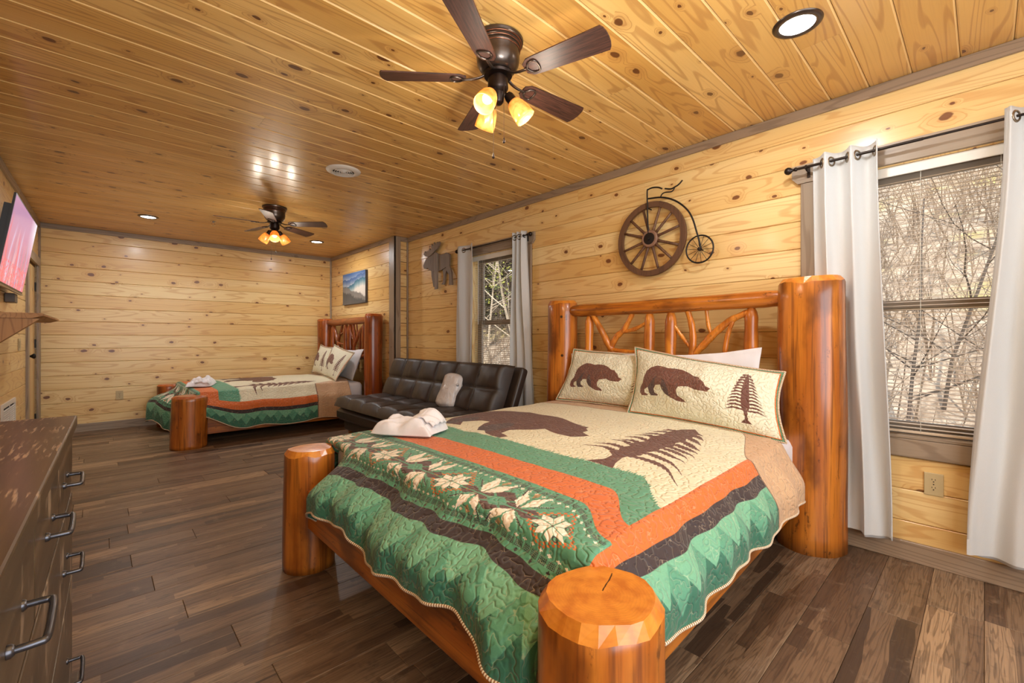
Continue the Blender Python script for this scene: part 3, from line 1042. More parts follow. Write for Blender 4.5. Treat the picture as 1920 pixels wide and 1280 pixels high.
BRANCH = [[(1.245, 0.695), (1.262, 0.629), (1.252, 0.558), (1.219, 0.499), (1.153, 0.436), (1.054, 0.359)],
          [(1.354, 0.702), (1.357, 0.626), (1.325, 0.554), (1.27, 0.481), (1.176, 0.402)],
          [(1.444, 0.694), (1.433, 0.609), (1.385, 0.53), (1.332, 0.46)], [(1.512, 0.67), (1.485, 0.579), (1.396, 0.48)],
          [(1.568, 0.659), (1.533, 0.572), (1.442, 0.469)], [(1.625, 0.648), (1.594, 0.574), (1.529, 0.492)],
          [(1.7, 0.643), (1.654, 0.579), (1.584, 0.505)], [(1.8, 0.66), (1.75, 0.6), (1.68, 0.54)], [(1.88, 0.69), (1.84, 0.62), (1.78, 0.57)],
          [(1.94, 0.72), (1.91, 0.66), (1.87, 0.61)],
          [(1.24, 0.72), (1.30, 0.853), (1.26, 0.96)], [(1.351, 0.761), (1.375, 0.86), (1.34, 0.95)], [(1.43, 0.768), (1.475, 0.85), (1.46, 0.93)],
          [(1.499, 0.766), (1.52, 0.83), (1.50, 0.905)], [(1.571, 0.764), (1.60, 0.84), (1.57, 0.91)], [(1.646, 0.762), (1.68, 0.83), (1.64, 0.89)],
          [(1.742, 0.769), (1.745, 0.827), (1.70, 0.885)], [(1.82, 0.77), (1.83, 0.82), (1.78, 0.87)], [(1.9, 0.765), (1.90, 0.81), (1.86, 0.85)]]

def branch_poly(pts, w, rg, step=0.012):
    """a fringed, tapering branch as a closed outline"""
    fine = []
    for (p, q) in zip(pts[:-1], pts[1:]):
        L = math.hypot(q[0] - p[0], q[1] - p[1])
        n = max(2, int(L / step))
        for k in range(n):
            t = k / n
            fine.append((p[0] + (q[0] - p[0]) * t, p[1] + (q[1] - p[1]) * t))
    fine.append(pts[-1])
    n = len(fine)
    left, right = [], []
    for i, p in enumerate(fine):
        a, b = fine[max(0, i - 1)], fine[min(n - 1, i + 1)]
        dx, dy = b[0] - a[0], b[1] - a[1]
        L = math.hypot(dx, dy) or 1
        f = i / (n - 1)
        ww = w * (0.75 + 0.5 * math.sin(PI * min(1, f * 1.2))) * (1 - f) ** 0.6 * (1.25 if i % 2 else 0.75)
        left.append((p[0] - dy / L * ww * 0.55, p[1] + dx / L * ww * 0.55))
        right.append((p[0] + dy / L * ww + dx / L * ww * 0.5, p[1] - dx / L * ww + dy / L * ww * 0.5))
    return left + right[::-1]

QL, QW = 2.45, 2.42
def quilt_picture():
    n = 1536
    a = (np.arange(n) + 0.5) / n * QL
    b = (np.arange(n) + 0.5) / n * QW
    A, B = np.meshgrid(a, b)          # rows = b, columns = a
    img = np.zeros((n, n, 3), dtype=np.float32)
    alpha = np.zeros((n, n), dtype=np.float32)
    rgn = np.random.RandomState(3)
    Bn = np.minimum(B, QW - B)        # distance from the nearer side hem
    img[:] = C_CREAM
    alpha[:] = 1.0
    # green band with a torn edge along the field
    nb = 400
    jag = 0.02 + 0.045 * rgn.rand(nb) * (np.arange(nb) % 2)
    bi = B / QW * (nb - 1)
    i0 = np.floor(bi).astype(int).clip(0, nb - 2)
    fr = bi - i0
    J = jag[i0] * (1 - fr) + jag[i0 + 1] * fr
    g = (A < 1.035 + J * 0.75)
    img[g] = C_GREEN
    alpha[g] = 0
    def fill(mask, col, al=0.0):
        img[mask] = col
        alpha[mask] = al
    # print figures
    fig = poly_mask(A, B, BEAR)
    fill(fig & (A > 1.06), C_BROWN)
    fill(poly_mask(A, B, [(1.06, 2.06), (1.10, 2.11), (1.22, 2.10), (1.2, 2.04), (1.12, 2.0)]), C_BROWN)
    dk = fig & (((A - 1.22) ** 2 / 0.03 + (B - 1.60) ** 2 / 0.006 < 1) | ((A - 1.25) ** 2 / 0.02 + (B - 1.93) ** 2 / 0.004 < 1))
    img[dk] = (76, 54, 52)
    fill(poly_mask(A, B, TREE), C_BROWN)
    rgb_ = random.Random(4)
    for br in BRANCH:
        br = [(p + 0.22 * smooth_step(0.52, 0.30, q), q) for p, q in br]      # the cloth is pulled askew at that corner
        fill(poly_mask(A, B, branch_poly(br, 0.026, rgb_)), C_BROWN)
    # borders on the two long sides
    tri = lambda s, p: 1 - np.abs(((s / p) % 1.0) * 2 - 1)
    def green_border(mask, dist, along, depth):
        img[mask] = C_DGREEN
        alpha[mask] = 0
        f = dist / depth                    # 0 at the hem, 1 at the dark band
        img[mask & (f > 1 - tri(along, 0.17) * 0.8)] = C_GREEN
        img[mask & (f > 1 - tri(along + 0.085, 0.17) * 0.55)] = C_LGREEN
    side = Bn < 0.31
    fill(side & (A > 0.0), C_OR)
    fill((A < 0.85) & (A > 0.66), C_OR)
    panel = (A < 0.68) & (A > 0.25) & (Bn > 0.27)
    fill(panel, C_GREEN)
    s1 = Bn < 0.215
    fill(s1 & (Bn >= 0.17), C_DARK)
    green_border(Bn < 0.17, Bn, A, 0.17)
    fill((A < 0.30) & (A >= 0.25) & (Bn > 0.17), C_DARK)
    green_border((A < 0.25) & (A <= Bn + 0.08), A, B, 0.25)
    # small border rows of checks and crosses
    for a0 in (0.335, 0.640):
        for k in range(54):
            bb = 0.30 + 0.034 * k
            if bb > QW - 0.30:
                break
            d = (np.abs(A - a0) < 0.013) & (np.abs(B - bb) < 0.013)
            ch = ((np.floor((A - a0 + B - bb + 5) / 0.006) + np.floor((A - a0 - B + bb + 5) / 0.006)) % 2 == 0)
            fill(d & ch, C_DARK)
            s = 1 if a0 < 0.5 else -1
            w0, b2 = a0 + s * 0.027, bb + 0.017
            fill(((np.abs(A - w0) < 0.0085) & (np.abs(B - b2) < 0.0028)) | ((np.abs(A - w0) < 0.0028) & (np.abs(B - b2) < 0.0085)), C_WHITE)
            if k % 2:
                w0 = a0 - s * 0.024
                fill(((np.abs(A - w0) < 0.006) & (np.abs(B - bb) < 0.0024)) | ((np.abs(A - w0) < 0.0024) & (np.abs(B - bb) < 0.006)), C_DARK)
    ac = 0.487
    ang = lambda pts, sa, sb, sw, c: [((ac + sa * (q[1] if sw else q[0])), (c + sb * (q[0] if sw else q[1]))) for q in pts]
    for c in (0.46, 0.985, 1.51, 2.035):
        r = np.abs(A - ac) / 0.128 + np.abs(B - c) / 0.128
        u_, v_ = (A - ac) + (B - c), (A - ac) - (B - c)
        ck = ((np.floor((u_ + 5) / 0.0165) + np.floor((v_ + 5) / 0.0165)) % 2 == 0)
        fill((r < 1.0) & (r > 0.76) & ck & panel, C_OR)
        half = [(0.004, 0.0025), (0.034, 0.032), (0.078, 0.030), (0.060, 0.0025)]
        for sa in (-1, 1):
            for sb in (-1, 1):
                for sw in (0, 1):
                    fill(poly_mask(A, B, ang(half, sa, sb, sw, c)) & panel, C_WHITE)
                q = np.hypot(A - ac - sa * 0.045, B - c - sb * 0.045)
                fill((q < 0.0125) & (q > 0.008), C_DARK)
        fill(np.hypot(A - ac, B - c) < 0.005, C_BROWN)
    for c in (0.7225, 1.2475, 1.7725):
        # dark blocks round a green lozenge
        r = np.abs(A - ac) / 0.085 + np.abs(B - c) / 0.125
        saw = 0.04 * (np.floor((A + B) / 0.009) % 2)
        dm = (r < 1.0 - saw) & (r > 0.42 + saw) & (np.abs(A - ac) > 0.0045) & panel
        fill(dm & (np.abs((A - ac) * 1.4 - (B - c)) > 0.008) & (np.abs((A - ac) * 1.4 + (B - c)) > 0.008), (88, 60, 54))
        for s in (-1, 1):
            nb_ = s * 0.09
            for sa in (-1, 1):
                def pp(pts):
                    return [(ac + sa * p, c + nb_ + s * q) for p, q in pts]
                def serr(pts, n=7, amp=0.004):
                    out = []
                    for k, (p, q) in enumerate(zip(pts, pts[1:] + pts[:1])):
                        for i in range(n):
                            t = i / n
                            nx, ny = q[1] - p[1], p[0] - q[0]
                            L = math.hypot(nx, ny) or 1
                            o = amp * (i % 2)
                            out.append((p[0] + (q[0] - p[0]) * t + nx / L * o, p[1] + (q[1] - p[1]) * t + ny / L * o))
                    return out
                fill(poly_mask(A, B, serr(pp([(0.008, -0.004), (0.045, -0.050), (0.128, -0.066), (0.080, -0.012)]))) & panel, C_WHITE)
                fill(poly_mask(A, B, serr(pp([(0.008, 0.004), (0.085, 0.000), (0.138, 0.040), (0.055, 0.048)]))) & panel, C_WHITE)
                fill(poly_mask(A, B, serr(pp([(0.004, 0.010), (0.034, 0.060), (0.006, 0.112), (0.004, 0.03)]), 5)) & panel, (88, 60, 54))
                ck = ((np.floor((A + B + 5) / 0.006) + np.floor((A - B + 5) / 0.006)) % 2 == 0)
                fill(poly_mask(A, B, pp([(0.09, -0.012), (0.125, -0.03), (0.14, -0.012), (0.11, 0.0)])) & panel & ck, C_OR)
                # feathered twigs
                for (p0, p1) in (((0.045, 0.045), (0.085, 0.088)), ((0.09, -0.055), (0.142, -0.075))):
                    for i in range(9):
                        t = i / 8
                        px, py = p0[0] + (p1[0] - p0[0]) * t, p0[1] + (p1[1] - p0[1]) * t
                        qa, qb = ac + sa * px, c + nb_ + s * py
                        fill((np.hypot(A - qa, B - qb) < 0.0035) & panel, C_DARK)
                        if i % 2 == 0 and i < 8:
                            for sg in (-1, 1):
                                e = [(qa, qb), (qa + sa * 0.012 * (1 if sg > 0 else 0.2), qb + s * 0.013 * sg), (qa + sa * 0.016 * (1 if sg > 0 else 0.2), qb + s * 0.010 * sg)]
                                fill(poly_mask(A, B, e) & panel, C_WHITE)
    # woven tone
    img *= (0.97 + 0.06 * rgn.rand(n, n, 1))
    return img.clip(0, 255), alpha

PB = [(160, 640), (185, 605), (215, 585), (225, 520), (250, 440), (310, 395), (400, 370), (480, 380), (560, 400), (650, 398), (740, 410), (830, 445), (900, 485), (960, 495), (975, 515), (1020, 550), (1040, 590), (1090, 610), (1050, 648), (990, 645), (930, 640), (850, 610), (740, 620), (710, 660), (720, 710), (790, 750), (808, 775), (700, 765), (620, 730), (560, 700), (520, 650), (510, 610), (430, 610), (395, 650), (410, 690), (460, 710), (450, 722), (350, 720), (320, 690), (300, 630), (240, 655), (245, 690), (300, 710), (290, 720), (200, 720), (165, 690)]
def pillow_picture():
    w, h = 900, 500                    # a flat sham, 0.92 x 0.51 m
    U, V = np.meshgrid((np.arange(w) + 0.5) / w, (np.arange(h) + 0.5) / h)
    img = np.zeros((h, w, 3), dtype=np.float32)
    img[:] = (232, 230, 206)
    al = np.ones((h, w), dtype=np.float32)
    e = np.minimum(np.minimum(U, 1 - U) * 1.8, np.minimum(V, 1 - V))
    img[e < 0.036] = C_OR
    img[e < 0.026] = (92, 142, 112)
    al[e < 0.036] = 0
    def T(p):
        x, y = p
        return (0.07 + (x - 100) / 1660 * 0.88, 0.93 - (y - 120 - (x - 100) * 0.075) / 790 * 0.88)
    T0 = T
    T = lambda p: (0.07 + (T0(p)[0] - 0.07) * 1.10, 0.53 + (T0(p)[1] - 0.50) * 1.16)
    bm = poly_mask(U, V, [T(p) for p in PB])
    img[bm] = (112, 68, 54)
    al[bm] = 0
    for pts in ([(300, 630), (320, 690), (350, 720), (450, 722), (410, 690), (395, 650), (430, 500)], [(520, 650), (560, 700), (620, 730), (600, 640), (560, 560), (530, 540)]):
        img[poly_mask(U, V, [T(p) for p in pts]) & bm] = (84, 62, 58)
    rg = random.Random(9)
    tx = 0.83
    segs = [branch_poly([(tx, 0.16), (tx - 0.004, 0.5), (tx + 0.004, 0.86)], 0.012, rg, 0.03), [(tx, 0.24), (tx - 0.022, 0.34), (tx - 0.022, 0.55), (tx - 0.012, 0.75), (tx, 0.88), (tx + 0.012, 0.75), (tx + 0.022, 0.55), (tx + 0.022, 0.34)]]
    for k in range(12):
        f = k / 11
        vy = 0.30 + 0.53 * f
        L = 0.095 * (1 - f) ** 0.75 + 0.018
        for s in (-1, 1):
            segs.append(branch_poly([(tx, vy), (tx + s * L * 0.55, vy + 0.012), (tx + s * L, vy - 0.03)], 0.017, rg, 0.012))
    segs.append([(tx - 0.03, 0.13), (tx, 0.20), (tx + 0.03, 0.13)])
    for s in segs:
        mk = poly_mask(U, V, s)
        img[mk] = (104, 62, 50)
        al[mk] = 0
    return img, al

def quilt_material(name, im, stripe_axis, nstripe, under=True, qscale=32.0):
    m, nt, out = mat_new(name)
    tc = nd(nt, 'ShaderNodeTexCoord')
    uv = tc.outputs['UV']
    t = nd(nt, 'ShaderNodeTexImage', {'Vector': uv}, image=im, interpolation='Linear', extension='EXTEND')
    sx = nd(nt, 'ShaderNodeSeparateXYZ', {0: uv})
    st = mth(nt, 'SINE', mth(nt, 'MULTIPLY', sx.outputs[stripe_axis], nstripe * 2 * PI))
    ob = tc.outputs['Object']
    # meandering quilting stitches: level lines of a soft noise
    n = nd(nt, 'ShaderNodeTexNoise', {'Vector': ob, 'Scale': qscale, 'Detail': 1.0, 'Roughness': 0.4})
    d = mth(nt, 'ABSOLUTE', mth(nt, 'SUBTRACT', n.outputs[0], 0.5))
    stitch = ss(nt, d, 0.004, 0.014, 1, 0)
    puff = ss(nt, d, -0.01, 0.12)
    wr = nd(nt, 'ShaderNodeTexNoise', {'Vector': ob, 'Scale': 60.0, 'Detail': 3})
    c = mixc(nt, mth(nt, 'MULTIPLY', mth(nt, 'MULTIPLY', ss(nt, st, 0.1, 0.9), t.outputs[1]), 0.38), t.outputs[0], srgb(186, 170, 138))
    if under:
        uv2 = nd(nt, 'ShaderNodeUVMap', None, uv_map='fold')
        s2 = nd(nt, 'ShaderNodeSeparateXYZ', {0: uv2.outputs[0]})
        tan = mixc(nt, ss(nt, st, 0.0, 0.7), srgb(222, 186, 146), srgb(156, 108, 72))
        fold = mth(nt, 'GREATER_THAN', s2.outputs[0], 0.0)
        rim = mth(nt, 'LESS_THAN', mth(nt, 'ABSOLUTE', s2.outputs[0]), 0.006)
        c = mixc(nt, fold, c, tan)
        c = mixc(nt, mth(nt, 'MULTIPLY', rim, 0.8), c, srgb(110, 74, 48))
    c = mixc(nt, mth(nt, 'MULTIPLY', stitch, 0.2), c, srgb(236, 214, 180))
    h = mth(nt, 'ADD', mth(nt, 'MULTIPLY', puff, 1.0), mth(nt, 'MULTIPLY', wr.outputs[0], 0.25))
    p = principled(nt, out, c, 0.62, h, 0.55, 0.008)
    p.inputs['Sheen Weight'].default_value = 0.15
    return m
q_img, q_al = quilt_picture()
QUILT = quilt_material('lodge_quilt', mk_image('quilt_print', q_img, q_al), 0, QL / 0.0066)
p_img, p_al = pillow_picture()
SHAM = quilt_material('lodge_sham', mk_image('sham_print', p_img, p_al), 1, 62, under=False, qscale=38)

def piping_mat():
    m, nt, out = mat_new('striped_piping')
    tc = nd(nt, 'ShaderNodeTexCoord')
    s = nd(nt, 'ShaderNodeSeparateXYZ', {0: tc.outputs['UV']})
    st = ss(nt, mth(nt, 'SINE', mth(nt, 'MULTIPLY', s.outputs[0], 2 * PI / 0.0085)), -0.2, 0.4)
    c = mixc(nt, st, srgb(236, 222, 196), srgb(150, 104, 66))
    principled(nt, out, c, 0.7)
    return m
PIPING = piping_mat()
SHEET = fabric('white_sheet_cloth', srgb(228, 224, 226), srgb(214, 210, 214), 0.8, 300)
# ------------------------------------------------------------------ log beds
def log_post(parent, c, r, h, seed, mats, facets=26, name='post', chamfer=0.035):
    rg = random.Random(seed)
    ph = [rg.random() * 6 for _ in range(6)]
    m = MB()
    N, K = facets, 16
    cx, cy = c
    wob = lambda t, z: 1 + 0.035 * math.sin(2 * t + ph[0] + z * 1.3) + 0.022 * math.sin(3 * t + ph[1] - z * 2.1) + 0.012 * math.sin(7 * t + ph[2]) + 0.02 * math.sin(z * 5 + ph[3] + t)
    vs, cut = [], [chamfer * (0.55 + 0.75 * rg.random()) for _ in range(N)]
    cut = [(cut[i] + cut[(i + 1) % N]) / 2 for i in range(N)]
    for k in range(K + 1):
        for i in range(N):
            t = 2 * PI * i / N
            zt = h - cut[i]
            z = zt * k / K
            rr = r * wob(t, z) * (1.05 - 0.05 * k / K) * (0.99 if k == 0 else 1)
            vs.append((cx + rr * math.cos(t), cy + rr * math.sin(t), z))
    inset = []
    for i in range(N):
        t = 2 * PI * i / N
        rr = r * wob(t, h) * (0.86 + 0.02 * math.sin(5 * t + ph[4]))
        inset.append((cx + rr * math.cos(t), cy + rr * math.sin(t), h + 0.002 * math.sin(2 * t + ph[5])))
    fs = []
    for k in range(K):
        for i in range(N):
            fs.append((k * N + i, k * N + (i + 1) % N, (k + 1) * N + (i + 1) % N, (k + 1) * N + i))
    fs.append(tuple(range(N - 1, -1, -1)))
    m.add(vs, fs, 0)
    b = len(m.v)
    m.add(inset, [], 1)
    base = K * N
    for i in range(N):
        m.f.append((base + i, base + (i + 1) % N, b + (i + 1) % N, b + i))
        m.mi.append(2)
    m.f.append(tuple(range(b, b + N)))
    m.mi.append(1)
    o = m.build(name, mats, parent, uvfn=lambda v: (v[0] - cx, v[1] - cy))
    for p in o.data.polygons:
        p.use_smooth = p.material_index == 0
    return o

def spindle(parent, x, y, z0, z1, r, mats, name='spindle'):
    m = MB()
    zt = [z0, z0 + 0.03, z1 - 0.05, z1 - 0.02, z1]
    rr = [r * 0.7, r, r * 0.96, r * 0.75, r * 0.38]
    pts = []
    rad = []
    for k in range(14):
        f = k / 13
        z = z0 + (z1 - z0) * f
        q = r * (1 + 0.05 * math.sin(z * 23 + y * 7))
        if z > z1 - 0.055:
            q *= 0.4 + 0.6 * (z1 - z) / 0.055
        pts.append((x + 0.004 * math.sin(z * 9 + y), y, z))
        rad.append(q)
    m.tube(pts, rad, 14)
    return m.build(name, mats, parent, smooth=True, auto=0.8)

def catmull(pts, n=6):
    P = [Vector(p) for p in pts]
    P = [P[0] * 2 - P[1]] + P + [P[-1] * 2 - P[-2]]
    out = []
    for i in range(1, len(P) - 2):
        for k in range(n):
            t = k / n
            a, b, c, d = P[i - 1], P[i], P[i + 1], P[i + 2]
            out.append(0.5 * ((2 * b) + (c - a) * t + (2 * a - 5 * b + 4 * c - d) * t * t + (3 * b - a - 3 * c + d) * t ** 3))
    out.append(P[-2])
    return out

# headboard sticks measured on the bed beside the window: (fraction across from the near post, height)
HY0, HY1 = 0.68, 2.57
HB_BR = [([(2.224, 1.385), (2.139, 1.251), (2.076, 1.143), (2.016, 1.063), (1.96, 0.97)], 0.030),
         ([(1.850, 1.385), (1.928, 1.261), (2.001, 1.199), (2.051, 1.113), (2.09, 1.0)], 0.026),
         ([(1.735, 1.305), (1.833, 1.262), (1.945, 1.238)], 0.017),
         ([(2.04, 1.101), (1.928, 1.086), (1.77, 1.08)], 0.022),
         ([(1.52, 1.29), (1.452, 1.194), (1.396, 1.12)], 0.014),
         ([(1.42, 1.40), (1.387, 1.279), (1.379, 1.168), (1.392, 1.079), (1.40, 0.97)], 0.026),
         ([(1.288, 1.40), (1.273, 1.276), (1.252, 1.205)], 0.014),
         ([(1.020, 1.355), (1.129, 1.308), (1.231, 1.226), (1.302, 1.15), (1.376, 1.072), (1.45, 0.98)], 0.027),
         ([(1.115, 1.30), (1.150, 1.204), (1.168, 1.071), (1.175, 0.96)], 0.018)]
HB_SP = [(2.268, 0.036), (1.712, 0.040), (1.543, 0.042), (1.006, 0.042)]

def headboard(bed, x, ya, yb, dz, mats, S):
    ty = lambda y: ya + (y - HY0) / (HY1 - HY0) * (yb - ya)
    def rail(z, r, name):
        m = MB()
        y0, y1 = ya + 0.10, yb - 0.08
        pts, rad = [], []
        for k in range(25):
            f = k / 24
            y = y0 + (y1 - y0) * f
            q = r * (1 + 0.03 * math.sin(y * 9))
            e = min(y - y0, y1 - y)
            if e < 0.09:
                q *= 0.5 + 0.5 * e / 0.09
            pts.append((x + 0.004 * math.sin(3 * y), y, z + 0.006 * math.sin(2 * y + 1)))
            rad.append(q)
        m.tube(pts, rad, 16)
        m.build(name, mats[1], bed, smooth=True, auto=0.8)
    rail(1.43 + dz, 0.052, 'top_rail')
    rail(0.90 + dz, 0.046, 'lower_rail')
    for y, r in HB_SP:
        spindle(bed, x + 0.005, ty(y), 0.92 + dz, 1.392 + dz, r * S, mats[2])
    for pts, r in HB_BR:
        c = catmull([(x + 0.002 * i, ty(p[0]), p[1] + dz) for i, p in enumerate(pts)], 5)
        n = len(c)
        m = MB()
        m.tube(c, [r * S * (1 - 0.25 * abs(2 * k / (n - 1) - 1) + 0.06 * math.sin(k * 1.7)) for k in range(n)], 10)
        m.build('branch', mats[2], bed, smooth=True, auto=0.8)

def plank_box(parent, name, p0, p1, t, z0, z1, mat):
    """upright board between two floor points, thickness t to the left of the run"""
    a, b = Vector((p0[0], p0[1], 0)), Vector((p1[0], p1[1], 0))
    u = (b - a).normalized()
    nrm = Vector((-u.y, u.x, 0))
    c = (a + b) / 2 + nrm * t / 2 + Vector((0, 0, (z0 + z1) / 2))
    m = MB()
    m.obox(c, u, nrm, Vector((0, 0, 1)), (b - a).length / 2, t / 2, (z1 - z0) / 2)
    o = m.build(name, mat, parent)
    bv = o.modifiers.new('bevel', 'BEVEL')
    bv.width = 0.004
    bv.segments = 2
    return o

SET1 = [M['log_z'], M['endgrain'], M['endgrain']]
bed1 = thing('log_bed', 'large orange varnished log bed with branch headboard under the penny farthing decor', 'bed', (1.9, 1.6, 0), 'log beds')
log_post(bed1, (0.829, 0.591), 0.139, 0.613, 3, SET1, 22, chamfer=0.03)
log_post(bed1, (0.815, 2.433), 0.118, 0.613, 8, SET1, 22, chamfer=0.03)
log_post(bed1, (3.0, 0.685), 0.160, 1.535, 5, SET1, 26)
log_post(bed1, (3.02, 2.57), 0.128, 1.52, 11, SET1, 24)
mt1 = [M['log_z'], M['log_y'], M['logpale_z']]
headboard(bed1, 3.0, 0.68, 2.57, 0.0, mt1, 0.97)
plank_box(bed1, 'side_rail', (0.90, 0.632), (2.93, 0.712), 0.04, 0.235, 0.40, M['log_x'])
plank_box(bed1, 'side_rail', (2.93, 2.52), (0.90, 2.42), 0.04, 0.235, 0.40, M['log_x'])
plank_box(bed1, 'foot_rail', (0.768, 2.36), (0.768, 0.68), 0.04, 0.232, 0.42, M['log_y'])
plank_box(bed1, 'head_rail', (2.97, 2.46), (2.97, 0.82), 0.04, 0.235, 0.40, M['log_y'])

SET2 = [M['logdark_z'], M['endgrain2'], M['endgrain2']]
bed2 = thing('log_bed', 'darker red brown log bed along the back wall in the alcove', 'bed', (1.8, 6.8, 0), 'log beds')
log_post(bed2, (0.72, 5.94), 0.155, 0.565, 13, [M['log_z'], M['endgrain2'], M['endgrain2']], 22, chamfer=0.02)
log_post(bed2, (0.70, 7.62), 0.13, 0.565, 18, SET2, 20, chamfer=0.02)
log_post(bed2, (2.83, 5.90), 0.122, 1.535, 15, SET2, 22)
log_post(bed2, (2.83, 7.69), 0.13, 1.52, 21, SET2, 22)
headboard(bed2, 2.84, 5.90, 7.69, 0.02, [M['logdark_z'], M['logdark_y'], M['logdark_z']], 1.05)
plank_box(bed2, 'side_rail', (0.82, 5.93), (2.75, 5.90), 0.04, 0.12, 0.30, M['log_x'])
plank_box(bed2, 'side_rail', (2.75, 7.66), (0.82, 7.60), 0.04, 0.12, 0.30, M['logdark_x'])
plank_box(bed2, 'foot_rail', (0.70, 7.52), (0.70, 6.06), 0.04, 0.12, 0.30, M['logdark_y'])

def mattress(x0, y0, x1, y1, z0, z1, label):
    m = MB()
    def se(u, v, top):
        return None
    NX, NY = 20, 16
    R = 0.05
    prof = [(0.0, z0 + R), (0, z1 - R)]
    rings = []
    for (ins, z) in [(R, z0), (R * .3, z0 + R * .3), (0, z0 + R), (0, (z0 + z1) / 2), (0, z1 - R), (R * .3, z1 - R * .3), (R, z1)]:
        ring = []
        X0, X1, Y0, Y1 = x0 + ins, x1 - ins, y0 + ins, y1 - ins
        c = 0.07
        for (cx, cy, a0) in ((X1 - c, Y0 + c, -90), (X1 - c, Y1 - c, 0), (X0 + c, Y1 - c, 90), (X0 + c, Y0 + c, 180)):
            for k in range(6):
                a = math.radians(a0 + 18 * k)
                ring.append((cx + c * math.cos(a), cy + c * math.sin(a), z))
        rings.append(ring)
    N = len(rings[0])
    vs = [p for r in rings for p in r]
    fs = [tuple(range(N - 1, -1, -1)), tuple(range((len(rings) - 1) * N, len(rings) * N))]
    for k in range(len(rings) - 1):
        for i in range(N):
            fs.append((k * N + i, k * N + (i + 1) % N, (k + 1) * N + (i + 1) % N, (k + 1) * N + i))
    m.add(vs, fs)
    o = m.build('mattress', SHEET, None, smooth=True, auto=0.9)
    return tag(o, label, 'mattress')
mattress(0.95, 0.74, 2.92, 2.46, 0.30, 0.625, 'white sheeted mattress under the quilt of the bed by the wide window')
mattress(0.80, 6.02, 2.74, 7.56, 0.24, 0.575, 'white sheeted mattress showing at the head of the alcove bed')

